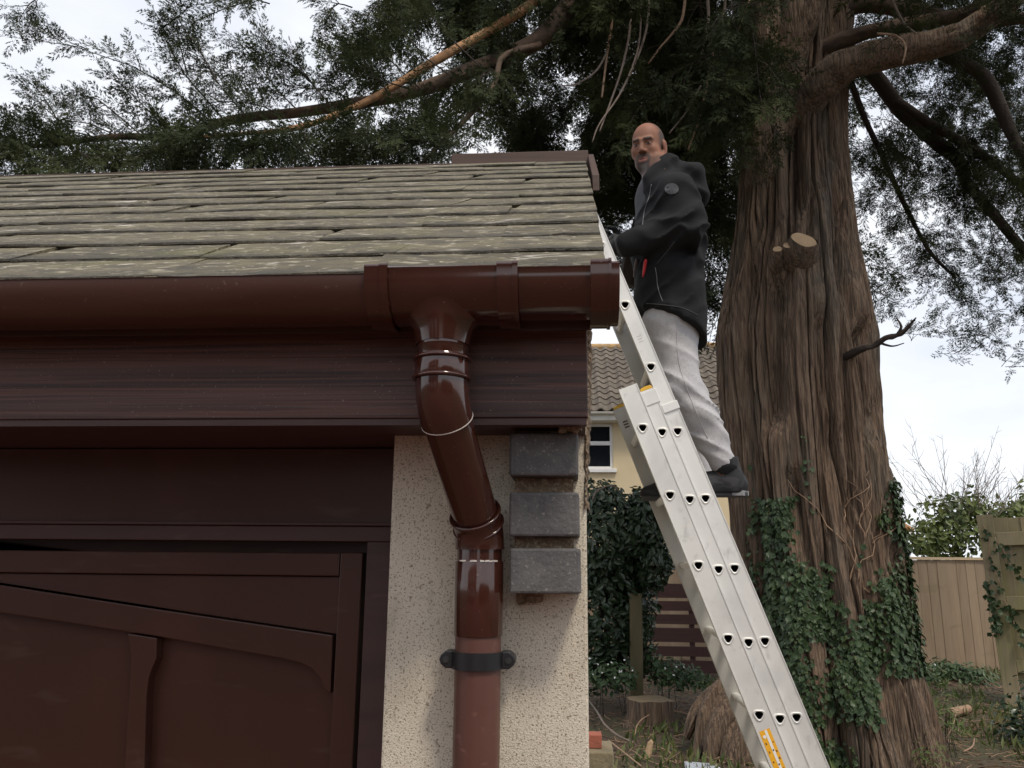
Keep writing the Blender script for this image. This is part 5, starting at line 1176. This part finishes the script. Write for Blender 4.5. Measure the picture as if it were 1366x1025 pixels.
c = gp(937, 1024, .03); mb = MB(); mb.box((c[0]-.13, c[1]-.1, c[2]-.01), (c[0]+.12, c[1]+.1, c[2]+.012), .012); tag(mb.build('plastic_offcut', M['pale'], None, bevel=.004), 'pale grey blue plastic offcut at the bottom edge', 'plastic')
# litter and grass
tw = Twigs()
for k in range(2600):
    x = random.uniform(.0, 7.5); y = random.uniform(4.8, 12.5); z = float(ground_z(x, y)); a = random.uniform(0, 6.3); l = random.uniform(.04, .28)
    p = np.array([x, y, z+random.uniform(.003, .03)]); d = np.array([math.cos(a), math.sin(a), random.uniform(-.1, .25)])*l; tw.tube([p, p+d*.5+RNG.normal(size=3)*.012, p+d], [.004, .004, .0025])
tag(tw.build('twig_litter', M['tantwig'], None), 'dry twigs and needles strewn over the soil', None, None, 'stuff')
gs = Scatter(); N = 9000; x = RNG.uniform(.2, 8.5, N); y = RNG.uniform(5.0, 13, N); dn = vn(x*1.1, y*1.1, 3, 12)+.5*vn(x*3, y*3, 1, 14)+np.where(x > 3.6, .35, -.25); k = np.where(dn > .35)[0]; x, y = x[k], y[k]
gs.add(np.stack([x, y, ground_z(x, y)], 1), np.stack([RNG.normal(size=len(x))*.5, RNG.normal(size=len(x))*.5, np.ones(len(x))], 1), rows(RNG.normal(size=(len(x), 3))), RNG.uniform(.05, .15, len(x)))
tag(gs.build('grass', LEAF['slim'], M['grass'], None), 'thin grass and weeds growing through the soil', None, None, 'stuff')
ls_ = Scatter(); N = 5200; x = RNG.uniform(0, 8, N); y = RNG.uniform(4.8, 12.5, N); ls_.add(np.stack([x, y, ground_z(x, y)+.006], 1), np.stack([RNG.normal(size=N), RNG.normal(size=N), RNG.normal(size=N)*.25], 1), np.stack([RNG.normal(size=N)*.4, RNG.normal(size=N)*.4, np.ones(N)], 1), RNG.uniform(.02, .06, N))
M['deadleaf'] = mat('dead_leaves', (.14, .085, .045), .9, layers=[(9, 3, .4, .65, (.075, .045, .026), .9)]); tag(ls_.build('dead_leaves', LEAF['oval'], M['deadleaf'], None), 'brown dead leaves scattered on the soil', None, None, 'stuff')
# ------------------------------------------------------------------ person on the ladder
from mathutils.bvhtree import BVHTree
M['skin'] = mat('skin_with_stubble', (.4, .2, .12), .6, spec=.3, attr='Col', layers=[(500, 2, .5, .7, (.05, .035, .03), .10)], bump=[(260, 2, .15, .0015)])
M['jacket'] = mat('black_jacket_fabric', (.0105, .0110, .0125), .85, spec=.22, layers=[(6, 4, .45, .7, (.016, .0165, .019), .7)], bump=[(26, 4, .35, .006), (400, 2, .15, .001)])
M['lining'] = mat('grey_fleece', (.06, .062, .066), .9, layers=[(40, 3, .45, .7, (.035, .036, .04), .7)], bump=[(200, 3, .4, .002)])
M['shirt'] = mat('grey_shirt', (.055, .057, .062), .9, bump=[(60, 3, .4, .003)])
M['jogger'] = mat('grey_marl_jersey', (.44, .435, .45), .92, layers=[(140, 3, .42, .66, (.33, .33, .345), .6), (9, 3, .5, .75, (.50, .49, .50), .5)], bump=[(22, 4, .45, .008), (300, 2, .2, .001)])
M['shoe'] = mat('charcoal_trainer', (.020, .0205, .023), .75, spec=.3, layers=[((18, 40, 40), 3, .5, .58, (.042, .042, .046), .8)], bump=[(120, 3, .4, .002)])
M['sole'] = mat('grey_trainer_sole', (.045, .045, .048), .6)
M['solelight'] = mat('pale_heel_flash', (.22, .22, .23), .5)
M['badge'] = mat('grey_sleeve_badge', (.062, .064, .07), .6, layers=[(260, 2, .5, .6, (.12, .12, .13), .7)])
M['piping'] = mat('grey_piping', (.16, .16, .17), .6)
M['redtool'] = mat('red_tool_handle', (.55, .03, .04), .35)
M['greytool'] = mat('grey_tool_handle', (.12, .09, .09), .4)

class Field:
    """signed distance field on a (possibly uneven) grid, meshed with surface nets"""
    def __init__(s, xs, ys, zs): s.ax = [np.asarray(a, np.float32) for a in (xs, ys, zs)]; s.v = np.full([len(a) for a in s.ax], .25, np.float32)
    def sub(s, lo, hi, m=.05):
        sl = tuple(slice(max(0, int(np.searchsorted(a, l-m))-1), int(np.searchsorted(a, h+m))+1) for a, l, h in zip(s.ax, lo, hi))
        return sl, np.meshgrid(*[a[q] for a, q in zip(s.ax, sl)], indexing='ij')
    def comb(s, sl, d, k, op):
        v = s.v[sl]
        if op == 'u':
            if k: h = np.clip(.5+.5*(v-d)/k, 0, 1); s.v[sl] = v*(1-h)+d*h-k*h*(1-h)
            else: s.v[sl] = np.minimum(v, d)
        elif op == 's':
            h = np.clip(.5-.5*(v+d)/k, 0, 1) if k else (v < -d)*1.; s.v[sl] = v*(1-h)-d*h+k*h*(1-h) if k else np.maximum(v, -d)
    def cap(s, a, b, ra, rb, k=.02, op='u', sq=None):
        a = np.array(a, float); b = np.array(b, float); r = max(ra, rb)*(1.6 if sq else 1); sl, (X, Y, Z) = s.sub(np.minimum(a, b)-r, np.maximum(a, b)+r); d = b-a; l2 = float(d@d)+1e-12
        t = np.clip(((X-a[0])*d[0]+(Y-a[1])*d[1]+(Z-a[2])*d[2])/l2, 0, 1); q = sq or (1, 1, 1)
        dist = np.sqrt(((X-a[0]-t*d[0])/q[0])**2+((Y-a[1]-t*d[1])/q[1])**2+((Z-a[2]-t*d[2])/q[2])**2)-(ra+(rb-ra)*t); s.comb(sl, dist, k, op)
    def ell(s, c, R, r, k=.02, op='u'):
        """ellipsoid, R = 3x3 rows of local axes"""
        c = np.array(c, float); R = np.array(R, float); m = max(r); sl, (X, Y, Z) = s.sub(c-m, c+m); p = [(X-c[0])*R[i][0]+(Y-c[1])*R[i][1]+(Z-c[2])*R[i][2] for i in range(3)]
        k0 = np.sqrt(sum((q/ri)**2 for q, ri in zip(p, r))); k1 = np.sqrt(sum((q/(ri*ri))**2 for q, ri in zip(p, r))); s.comb(sl, k0*(k0-1)/np.maximum(k1, 1e-6), k, op)
    def half(s, c, n, k=0):
        """keep the side the normal points away from"""
        n = unit(n); X, Y, Z = np.meshgrid(*s.ax, indexing='ij', sparse=True); d = (X-c[0])*n[0]+(Y-c[1])*n[1]+(Z-c[2])*n[2]
        if k: h = np.clip(.5-.5*(s.v-d)/k, 0, 1); s.v = s.v*(1-h)+d*h+k*h*(1-h)
        else: s.v = np.maximum(s.v, d)
    def wrinkle(s, fn):
        m = np.abs(s.v) < .04; i = np.where(m); s.v[i] += fn(s.ax[0][i[0]].astype(float), s.ax[1][i[1]].astype(float), s.ax[2][i[2]].astype(float)).astype(np.float32)
    def mesh(s):
        v = s.v; n = np.array(v.shape); ins = v < 0; cnt = np.zeros(n-1, np.int8)
        for a in (0, 1):
            for b in (0, 1):
                for c in (0, 1): cnt += ins[a:n[0]-1+a, b:n[1]-1+b, c:n[2]-1+c]
        act = (cnt > 0) & (cnt < 8); I = np.stack(np.where(act), 1); idx = np.full(n-1, -1, np.int64); idx[act] = np.arange(len(I)); acc = np.zeros((len(I), 3)); num = np.zeros(len(I))
        cor = [(a, b, c) for a in (0, 1) for b in (0, 1) for c in (0, 1)]
        for p in cor:
            for ax in range(3):
                if p[ax]: continue
                q = list(p); q[ax] = 1; A = I+np.array(p); B = I+np.array(q); va = v[tuple(A.T)]; vb = v[tuple(B.T)]; m = (va < 0) != (vb < 0); t = np.where(m, va/np.where(va == vb, 1, va-vb), 0)
                pa = np.stack([s.ax[j][A[:, j]] for j in range(3)], 1); pb = np.stack([s.ax[j][B[:, j]] for j in range(3)], 1); acc += np.where(m[:, None], pa+(pb-pa)*t[:, None], 0); num += m
        V = acc/num[:, None]; Fq = []
        for ax in range(3):
            o1, o2 = (ax+1) % 3, (ax+2) % 3; sa = [slice(None)]*3; sb = [slice(None)]*3; sa[ax] = slice(0, -1); sb[ax] = slice(1, None)
            for o in (o1, o2): sa[o] = slice(1, -1); sb[o] = slice(1, -1)
            A = ins[tuple(sa)]; B = ins[tuple(sb)]; E = np.stack(np.where(A != B), 1)
            if not len(E): continue
            up = A[tuple(E.T)]; E = E.copy(); E[:, o1] += 1; E[:, o2] += 1; q = []
            for (d1, d2) in ((-1, -1), (0, -1), (0, 0), (-1, 0)): c = E.copy(); c[:, o1] += d1; c[:, o2] += d2; q.append(idx[tuple(c.T)])
            q = np.stack(q, 1); q[~up] = q[~up][:, ::-1]; Fq.append(q)
        return V, np.concatenate(Fq)
def smooth_mesh(V, F, it=1):
    for _ in range(it):
        S_ = np.zeros_like(V); c = np.zeros(len(V))
        for a, b in ((0, 1), (1, 2), (2, 3), (3, 0)):
            np.add.at(S_, F[:, a], V[F[:, b]]); np.add.at(S_, F[:, b], V[F[:, a]]); np.add.at(c, F[:, a], 1); np.add.at(c, F[:, b], 1)
        V = V*.5+S_/c[:, None]*.5
    return V
def axis(lo, hi, step, fine=None):
    out = [lo]
    while out[-1] < hi: x = out[-1]; out.append(x+(fine[2] if fine and fine[0] < x < fine[1] else step))
    return np.array(out)
MD = 3.42
hc = P(864.5, 198, MD)
Fv = unit((-.40, -.88, -.28)); Lv = unit(np.cross((0, 0, 1), Fv)); Uv = np.cross(Fv, Lv); Uv = unit(Uv+Lv*.03); Lv = np.cross(Uv, Fv)
HS = (P(864, 165, MD)[2]-P(864, 231, MD)[2])/.238*.89
def H(l, f, u): return hc+(Lv*l+Fv*f+Uv*u)*HS
HR = [Lv, Fv, Uv]
# joints
J = dict(pel=P(896, 432, MD), che=P(893, 300, MD), nek=P(882, 240, MD), shL=P(904, 258, 3.24), elL=P(917, 303, 3.19), wrL=P(836, 327, 3.24), haL=P(822, 328, 3.27),
         shR=P(900, 256, 3.60), elR=P(895, 305, 3.66), wrR=P(838, 325, 3.60), haR=P(822, 322, 3.58),
         hiL=P(894, 436, 3.35), knL=P(909, 512, 3.33), anL=P(950, 590, 3.33), hiR=P(890, 436, 3.50), knR=P(892, 514, 3.52), anR=P(922, 602, 3.52))
rung_top = LO[2]+.016
FOOT = {'L': float(P(996, 652, 3.33)[0])-.075, 'R': float(P(856, 664, 3.52)[0])+.215}
person = thing('person', 'man in black hooded jacket and grey joggers standing on the ladder looking back', 'person', (float(J['anL'][0]), 2.12, float(rung_top)))
# body: one continuous surface
xs = axis(-.15, 1.0, .011, (hc[0]-.14, hc[0]+.14, .0031)); ys = axis(1.75, 2.5, .011, (hc[1]-.14, hc[1]+.12, .0031)); zs = axis(rung_top, hc[2]+.16, .011, (hc[2]-.15, hc[2]+.15, .0031))
B_ = Field(xs, ys, zs)
B_.ell(H(0, -.014, .034), HR, [r*HS for r in (.0765, .096, .090)], 0); B_.ell(H(0, .026, -.028), HR, [r*HS for r in (.0625, .068, .080)], .03*HS)
B_.ell(H(0, .050, -.082), HR, [r*HS for r in (.046, .046, .034)], .03); B_.cap(H(-.046, .0, -.060), H(-.02, .06, -.098), .022*HS, .02*HS, .025); B_.cap(H(.046, .0, -.060), H(.02, .06, -.098), .022*HS, .02*HS, .025)
B_.cap(H(-.043, .076, .027), H(-.012, .090, .026), .0095*HS, .0095*HS, .014); B_.cap(H(.043, .076, .027), H(.012, .090, .026), .0095*HS, .0095*HS, .014)
for sgn in (-1, 1):
    B_.ell(H(sgn*.031, .101, .006), HR, [r*HS for r in (.019, .014, .0125)], .010, 's'); B_.ell(H(sgn*.031, .0765, .006), HR, [.0128*HS]*3, .002); B_.cap(H(sgn*.017, .0845, .0135), H(sgn*.045, .0775, .0125), .0042*HS, .004*HS, .003)
    B_.ell(H(sgn*.044, .058, -.022), HR, [r*HS for r in (.020, .024, .02)], .02)
    B_.ell(H(sgn*.0805, -.014, -.006), HR, [r*HS for r in (.0105, .022, .034)], .005); B_.ell(H(sgn*.092, -.010, -.004), HR, [r*HS for r in (.004, .011, .019)], .004, 's'); B_.ell(H(sgn*.074, -.002, -.034), HR, [r*HS for r in (.008, .01, .011)], .006)
B_.cap(H(0, .090, .016), H(0, .108, -.026), .0085*HS, .0125*HS, .010)
for sgn in (-1, 1): B_.ell(H(sgn*.0125, .099, -.031), HR, [r*HS for r in (.009, .011, .008)], .007); B_.ell(H(sgn*.007, .106, -.0385), HR, [.0035*HS]*3, .003, 's')
B_.cap(H(-.021, .084, -.060), H(.021, .084, -.060), .0085*HS, .0085*HS, .008); B_.cap(H(-.017, .085, -.0735), H(.017, .085, -.0735), .0095*HS, .0095*HS, .008); B_.cap(H(-.020, .0955, -.0665), H(.020, .0955, -.0665), .0028*HS, .0028*HS, .003, 's')
nk = J['nek']
B_.cap(H(0, -.040, -.05), nk+np.array([.01, 0, -.03]), .047*HS, .056, .022); B_.cap(nk, J['che'], .10, .14, .05, sq=(.8, 1.35, 1)); B_.cap(J['che'], J['pel'], .115, .12, .05, sq=(.85, 1.25, 1))
for q in 'LR':
    B_.cap(J['sh'+q], J['el'+q], .055, .042, .03); B_.cap(J['el'+q], J['wr'+q], .043, .028, .02); B_.cap(J['hi'+q], J['kn'+q], .085, .058, .03); B_.cap(J['kn'+q], J['an'+q], .058, .038, .02)
    B_.cap(J['wr'+q], J['ha'+q], .028, .030, .02); ft = np.array([FOOT[q], J['an'+q][1], rung_top+.062]); B_.cap(J['an'+q], ft, .036, .034, .02); B_.cap(ft, ft+np.array([-.12, .008, -.022]), .032, .026, .02)
V, Fc = B_.mesh(); V = smooth_mesh(V, Fc, 1); body = mesh_np('body', V, Fc, M['skin'], person, True)
loc = (V-hc)/HS; l_, f_, u_ = loc@Lv, loc@Fv, loc@Uv
colr = np.tile(np.array([.225, .106, .066]), (len(V), 1))
def paint(mask, c): 
    m = np.clip(mask, 0, 1)[:, None]; colr[:] = colr*(1-m)+np.array(c)*m
sm = lambda a, b, x: np.clip((x-a)/(b-a), 0, 1)
head = np.linalg.norm(loc, axis=1) < .2
paint(sm(.05, .10, u_)*sm(-.02, .03, f_)*.6, (.30, .125, .078))                                  # forehead
paint(((np.abs(l_) > .02)*sm(.045, .07, np.abs(l_))*sm(.02, .05, f_)*sm(-.05, -.03, u_)*(u_ < .0))*.35, (.34, .14, .085))
hairm = sm(.052, .036, f_+.35*np.maximum(u_-.05, 0)*6+(np.abs(l_) < .05)*0)*sm(-.03, -.005, u_+.0)*(np.abs(l_) > .046)*sm(.125, .085, u_); paint(hairm*sm(.045, .015, f_)*.8, (.055, .042, .036))
paint(sm(.035, -.005, f_)*sm(.0, .03, u_)*.75*sm(.142, .118, u_+.25*np.maximum(0, f_)), (.065, .048, .04))
gn_ = fbm(loc[:, 0]*55, loc[:, 1]*55, loc[:, 2]*55, 3, 4); al = np.abs(l_)
colr *= (1+.16*fbm(loc[:, 0]*30, loc[:, 1]*30, loc[:, 2]*30, 3, 8))[:, None]
cheek = sm(-.046, -.068, u_+.35*np.maximum(0, .045-f_)*0+.10*np.maximum(0, al-.02)-.012*gn_)*sm(-.03, .0, f_)*sm(-.16, -.125, u_); side = sm(.05, .058, al)*sm(.03, .012, f_)*sm(-.025, -.005, f_)*sm(-.07, -.05, u_*-1-.09)
paint(cheek*(.62+.25*gn_), (.055, .042, .036)); paint(sm(.06, .066, al)*sm(.022, .008, f_)*sm(-.012, .002, f_)*sm(.02, -.0, u_)*sm(-.075, -.05, u_)*.6, (.055, .042, .036))
goat = sm(.040, .030, al)*sm(-.074, -.082, u_)*sm(.045, .06, f_)*sm(-.14, -.12, u_); paint(goat*.75, (.034, .026, .023)); paint(sm(-.088, -.100, u_-.01*gn_)*sm(.03, .05, f_)*sm(.030, .012, al)*(.5+.3*gn_), (.16, .145, .135))
must = sm(-.0385, -.044, u_)*sm(-.0625, -.057, u_)*sm(.036, .030, np.abs(l_))*sm(.05, .07, f_); paint(must*.85, (.035, .026, .023)); paint(sm(.026, .030, np.abs(l_))*sm(.042, .036, np.abs(l_))*sm(-.05, -.056, u_)*sm(-.095, -.085, u_)*sm(.05, .06, f_)*.7, (.045, .034, .03))
lips = sm(.024, .019, np.abs(l_))*sm(-.0600, -.0625, u_)*sm(-.0815, -.0775, u_)*sm(.075, .082, f_); paint(lips*.9, (.33, .13, .10)); paint(lips*(np.abs(u_+.0675) < .0022), (.06, .02, .02))
brow = sm(.050, .046, np.abs(l_))*sm(.008, .013, np.abs(l_))*sm(.0195, .0235, u_+.10*np.maximum(0, np.abs(l_)-.03))*sm(.0375, .033, u_+.05*np.maximum(0, np.abs(l_)-.03))*sm(.055, .065, f_); paint(brow*.92, (.022, .016, .014))
ey = np.sqrt((np.abs(l_)-.031)**2+(u_-.0055)**2); eyem = (np.abs(np.abs(l_)-.031) < .0125)*(np.abs(u_-.0055) < 0.0046*(1-((np.abs(l_)-.031)/.0135)**2))*(f_ > .06); paint(eyem*.9, (.20, .185, .175)); paint(((ey < .0058)*eyem).astype(float), (.02, .012, .01)); paint((np.abs(np.abs(l_)-.031) < .0145)*(np.abs(u_-.0125) < .0022)*(f_ > .06)*.75, (.05, .025, .02))
paint(sm(-.005, -.012, u_)*sm(-.022, -.016, u_)*sm(.046, .04, np.abs(l_))*sm(.014, .02, np.abs(l_))*sm(.05, .07, f_)*.45, (.20, .085, .06))
paint((np.abs(l_) > .0765)*(np.abs(f_+.014) < .032)*(np.abs(u_+.006) < .044)*.95, (.25, .105, .068))
colr[~head] = (.25, .12, .07)
at = body.data.color_attributes.new('Col', 'FLOAT_COLOR', 'POINT'); at.data.foreach_set('color', np.concatenate([colr, np.ones((len(V), 1))], 1).astype(np.float32).ravel())

# trousers
step = .0085
Tr = Field(axis(.12, .95, step), axis(1.85, 2.45, step), axis(rung_top+.04, J['pel'][2]+.12, step))
Tr.cap(J['pel']+np.array([0, 0, .1]), J['pel'], .125, .14, .05, sq=(.92, 1.2, 1))
for q in 'LR':
    hi, kn, an = J['hi'+q], J['kn'+q], J['an'+q]; Tr.cap(hi, kn, .108, .082, .04); Tr.cap(kn, kn+(an-kn)*.6, .080, .072, .03); Tr.cap(kn+(an-kn)*.6, an, .074, .062, .02); Tr.cap(an+(kn-an)*.05, an+unit(an-kn)*(.085 if q == 'L' else .11), .064, .054, .010)
def wr_t(x, y, z):
    an = J['anL'][2]; lowm = np.exp(-((z-an-.08)/.10)**2)+.7*np.exp(-((z-J['knL'][2])/.09)**2)+.4
    return -.015*lowm*(1-np.abs(vn(x*8+z*7, y*8, z*24+x*12, 3)))**2+.006-.008*fbm(x*7, y*7, z*5, 3, 8)
Tr.wrinkle(wr_t); V, Fc = Tr.mesh(); V = smooth_mesh(V, Fc, 1); trousers = mesh_np('trousers', V, Fc, M['jogger'], person, True)

# jacket
Jk = Field(axis(-.1, .95, step), axis(1.70, 2.56, step), axis(J['pel'][2]-.2, nk[2]+.13, step))
Jk.cap(P(894, 445, MD), P(890, 330, MD), .146, .150, .0, sq=(1.0, 1.38, 1)); Jk.cap(P(890, 330, MD), P(889, 272, MD), .150, .128, .06, sq=(1, 1.42, 1)); Jk.cap(P(893, 262, MD), P(884, 246, MD), .105, .085, .05, sq=(1, 1.45, 1))
Jk.cap(P(919, 462, MD), P(916, 400, MD), .085, .09, .05, sq=(.75, 1.9, 1))
for q in 'LR':
    Jk.cap(J['sh'+q], J['el'+q], .085, .074, .045); Jk.cap(J['el'+q], J['wr'+q], .073, .053, .03)
Jk.ell(P(915, 241, MD), np.eye(3), (.062, .145, .055), .04); Jk.cap(P(888, 221, MD-.10), P(926, 232, MD-.06), .030, .040, .025); Jk.cap(P(888, 221, MD+.10), P(926, 232, MD+.06), .030, .040, .025); Jk.cap(P(926, 230, MD), P(932, 266, MD), .040, .044, .03, sq=(1, 1.8, 1))
Jk.cap(P(866, 238, 3.32), P(894, 214, 3.32), .026, .034, .03); Jk.cap(P(862, 240, 3.51), P(894, 214, 3.51), .022, .034, .03)
Jk.cap(H(0, -.02, -.02), nk+np.array([-.02, 0, -.02]), .060*HS, .066, .015, 's')
Jk.cap(P(853, 226, MD-.02), P(826, 312, MD-.04), .052, .036, .010, 's')
hn = unit(np.cross(P(942, 462, MD)-P(850, 416, MD), (0, 1, 0))); hn = hn if hn[2] < 0 else -hn
Jk.half(P(905, 443, MD), hn, .012)
def wr_j(x, y, z):
    e = J['elL']; m = np.exp(-(((x-e[0])**2+(z-e[2])**2)/.03))*(y < 2.08)+.35
    return -.024*m*(1-np.abs(vn(x*6+z*9, y*7, z*16-x*11, 3)))**2+.012*m-.010*fbm(x*6, y*6, z*6, 3, 5)
Jk.wrinkle(wr_j); V, Fc = Jk.mesh(); V = smooth_mesh(V, Fc, 1); jacket = mesh_np('jacket', V, Fc, M['jacket'], person, True)
# shirt front
Sh = Field(axis(-.1, .6, step), axis(1.85, 2.4, step), axis(J['pel'][2], nk[2]+.04, step))
Sh.cap(P(884, 330, MD), P(881, 262, MD), .128, .108, 0, sq=(1, 1.3, 1)); Sh.cap(P(881, 262, MD), P(879, 244, MD), .095, .066, .05); Sh.wrinkle(lambda x, y, z: -.006*fbm(x*9, y*9, z*12, 3, 4))
V, Fc = Sh.mesh(); mesh_np('shirt', smooth_mesh(V, Fc, 1), Fc, M['shirt'], person, True)
def bvh(o):
    m = o.data; w_ = WL[o.name]; return BVHTree.FromPolygons([tuple(np.array(v.co)+w_) for v in m.vertices], [tuple(p.vertices) for p in m.polygons])
BJ = bvh(jacket); BT = bvh(trousers)
def hit(bt, px, py, off=.002):
    d = P(px, py, 1.0)-CAM; d = unit(d); r = bt.ray_cast(Vector(CAM), Vector(d), 20)
    return (np.array(r[0])-d*off, np.array(r[1])) if r[0] is not None else (None, None)
def seam(name, bt, pts, rad, m_, parent, n=7):
    q = spline([np.array(p, float) for p in pts], n); path = [h for h in (hit(bt, a[0], a[1], rad*.4)[0] for a in q) if h is not None]
    if len(path) < 3: return
    keep = [path[0]]
    for p in path[1:]:
        if np.linalg.norm(p-keep[-1]) < .12: keep.append(p)
    mb = MB(); mb.tube(keep, rad, 6); mb.build(name, m_, parent, smooth=True)
seam('zip_piping', BJ, [(869, 246), (866, 262), (860, 280), (857, 300)], .0016, M['piping'], jacket)
seam('pocket_piping', BJ, [(874, 357), (876, 368), (877, 380), (880, 392), (884, 402)], .0016, M['piping'], jacket)
seam('pocket_piping', BJ, [(876, 352), (888, 338), (900, 322)], .0022, M['lining'], jacket)
seam('hem_seam', BJ, [(862, 405), (885, 407), (910, 411), (932, 421)], .002, M['lining'], jacket)
seam('side_seam', BT, [(903, 424), (903, 450), (906, 485), (917, 520), (931, 555), (944, 585)], .0016, M['jogger'], trousers)
# sleeve badge
hp, hnm = hit(BJ, 896, 252, .001); u_ = unit(np.cross(hnm, (0, 0, 1))); v_ = np.cross(u_, hnm); n = 20; V = []
for k in range(n): V.append(hit(BJ, 896+9.5*math.cos(2*math.pi*k/n), 252+7.5*math.sin(2*math.pi*k/n), .004)[0])
V.append(hit(BJ, 896, 252, .005)[0]); mesh_np('sleeve_badge', V, [(k, (k+1) % n, n) for k in range(n)], M['badge'], jacket, True)
# cuffs
for q in 'LR': mb = MB(); d = unit(J['wr'+q]-J['el'+q]); c = J['wr'+q]; mb.tube([c-d*.005, c+d*.02, c+d*.045], [.050, .047, .040], 18); mb.build('cuff', M['lining'], jacket, smooth=True)
# gloved hands closed on the ladder stiles
for q, sy in (('L', 1), ('R', -1)):
    c = J['ha'+q]; g = Field(axis(c[0]-.13, c[0]+.12, .0045), axis(c[1]-.1, c[1]+.1, .0045), axis(c[2]-.11, c[2]+.12, .0045))
    w_ = J['wr'+q]; d = unit(c-w_); up = np.array([0, 0, 1.]); g.cap(w_, w_+(c-w_)*.8, .030, .032, 0); g.ell(c-d*.004, [d, np.cross(up, d), up], (.045, .020, .042), .02)
    for k, (l, r) in enumerate(((.030, .0105), (.036, .011), (.034, .011), (.028, .0095))):
        b0_ = c+d*.034+up*(.032-.021*k); k1 = b0_+d*l+np.array([0, sy*.004, -.004]); k2 = k1+np.array([0, sy*.032, -.006])+d*.004; k3 = k2-d*.026+np.array([0, sy*.004, 0]); g.cap(b0_, k1, r, r, .006); g.cap(k1, k2, r, r*.95, .004); g.cap(k2, k3, r*.95, r*.85, .004)
    t0 = c-d*.02+up*.03; t1 = t0+d*.03+up*.022+np.array([0, sy*.02, 0]); t2 = t1+d*.03+np.array([0, sy*.018, -.006]); g.cap(t0, t1, .014, .012, .008); g.cap(t1, t2, .012, .010, .004)
    V, Fc = g.mesh(); mesh_np('glove', smooth_mesh(V, Fc, 1), Fc, M['rubber'], person, True)
# shoes
def shoe(heel, toe, name):
    a = np.array(heel, float); b = np.array(toe, float); d = unit((b-a)*np.array([1, 1, 0])); sd_ = np.array([-d[1], d[0], 0]); L_ = float(np.linalg.norm(b-a)); up = np.array([0, 0, 1.]); z0 = a[2]
    f = Field(axis(min(a[0], b[0])-.06, max(a[0], b[0])+.06, .005), axis(min(a[1], b[1])-.08, max(a[1], b[1])+.08, .005), axis(z0-.02, z0+.20, .005)); R = [d, sd_, up]
    f.ell(a+d*.05+up*.045, R, (.056, .041, .062), 0); f.cap(a+d*.055+up*.05, a+d*.072+up*.15, .046, .046, .02); f.ell(a+d*L_*.45+up*.04, R, (.115, .042, .066), .03); f.ell(a+d*L_*.72+up*.032, R, (.085, .046, .036), .03); f.ell(a+d*(L_-.045)+up*.028, R, (.045, .040, .030), .02)
    f.half(a+up*.014, -up, .004); f.half(a+up*.160+d*.05, unit(up+d*.30), .006); f.wrinkle(lambda x, y, z: -.002*vn(x*30, y*30, z*40, 2)); V, Fc = f.mesh(); s_ = mesh_np('shoe', smooth_mesh(V, Fc, 1), Fc, M['shoe'], person, True)
    out = [(-.002, .022), (.02, .034), (.09, .032), (.15, .035), (.21, .043), (.255, .038), (.282, .022), (.286, 0)]; pts = [a+d*u*L_/.285+sd_*w_ for u, w_ in out]+[a+d*u*L_/.285-sd_*w_ for u, w_ in out[::-1][1:]]
    mb = MB(); mb.prism(pts, up*.022); so_ = mb.build('sole', M['sole'], s_, bevel=.006)
    mb = MB(); e = a-d*.006+sd_*(-.012 if sd_[1] > 0 else .012); q = [a+d*u*L_/.285+(sd_ if (sd_[1] < 0) else -sd_)*w_ for u, w_ in ((-.006, .012), (.02, .0375), (.062, .036))]
    mb.add([q[0]+up*.004, q[1]+up*.003, q[2]+up*.004, q[2]+up*.018, q[1]+up*.024, q[0]+up*.022], [(0, 1, 4, 5), (1, 2, 3, 4)]); mb.build('heel_flash', M['solelight'], s_)
    return s_
hl = P(996, 652, 3.33); sz = rung_top
shoe((hl[0], hl[1], sz), (hl[0]-.285, hl[1]+.02, sz), 'shoe'); ht = P(856, 664, 3.52); shoe((ht[0]+.29, ht[1], sz), (ht[0], ht[1]+.02, sz), 'shoe')
print('sole z', sz, hl[2], ht[2], HS, flush=True)
for q, fx_ in (('L', hl[0]-.07), ('R', ht[0]+.22)):
    a = J['an'+q]; b = np.array([fx_, a[1], sz+.10]); mb = MB(); mb.tube([a, (a+b)/2, b], [.050, .050, .048], 16); mb.build('sock', M['shoe'], person, smooth=True)
# tools in the pocket
for nm, lab, px, m_ in (('tool_handle', 'red tool handle poking out of the jacket pocket', 860.5, M['redtool']), ('tool_handle', 'dull grey tool handle poking out of the jacket pocket', 848.5, M['greytool'])):
    a, _ = hit(BJ, px-1.5, 363, .004); b, _ = hit(BJ, px+1, 346, .014)
    if a is None or b is None: a = P(px-1.5, 363, 3.2); b = P(px+1, 346, 3.2)
    mb = MB(); mb.tube([a+(a-b)*.4, a, (a+b)/2, b+(a-b)*.1, b], [.005, .0065, .0075, .0075, .005], 10); tag(mb.build(nm, m_, None, smooth=True), lab, 'tool')
S.cycles.max_bounces = 6; S.cycles.diffuse_bounces = 3; S.cycles.glossy_bounces = 3; S.cycles.transparent_max_bounces = 6
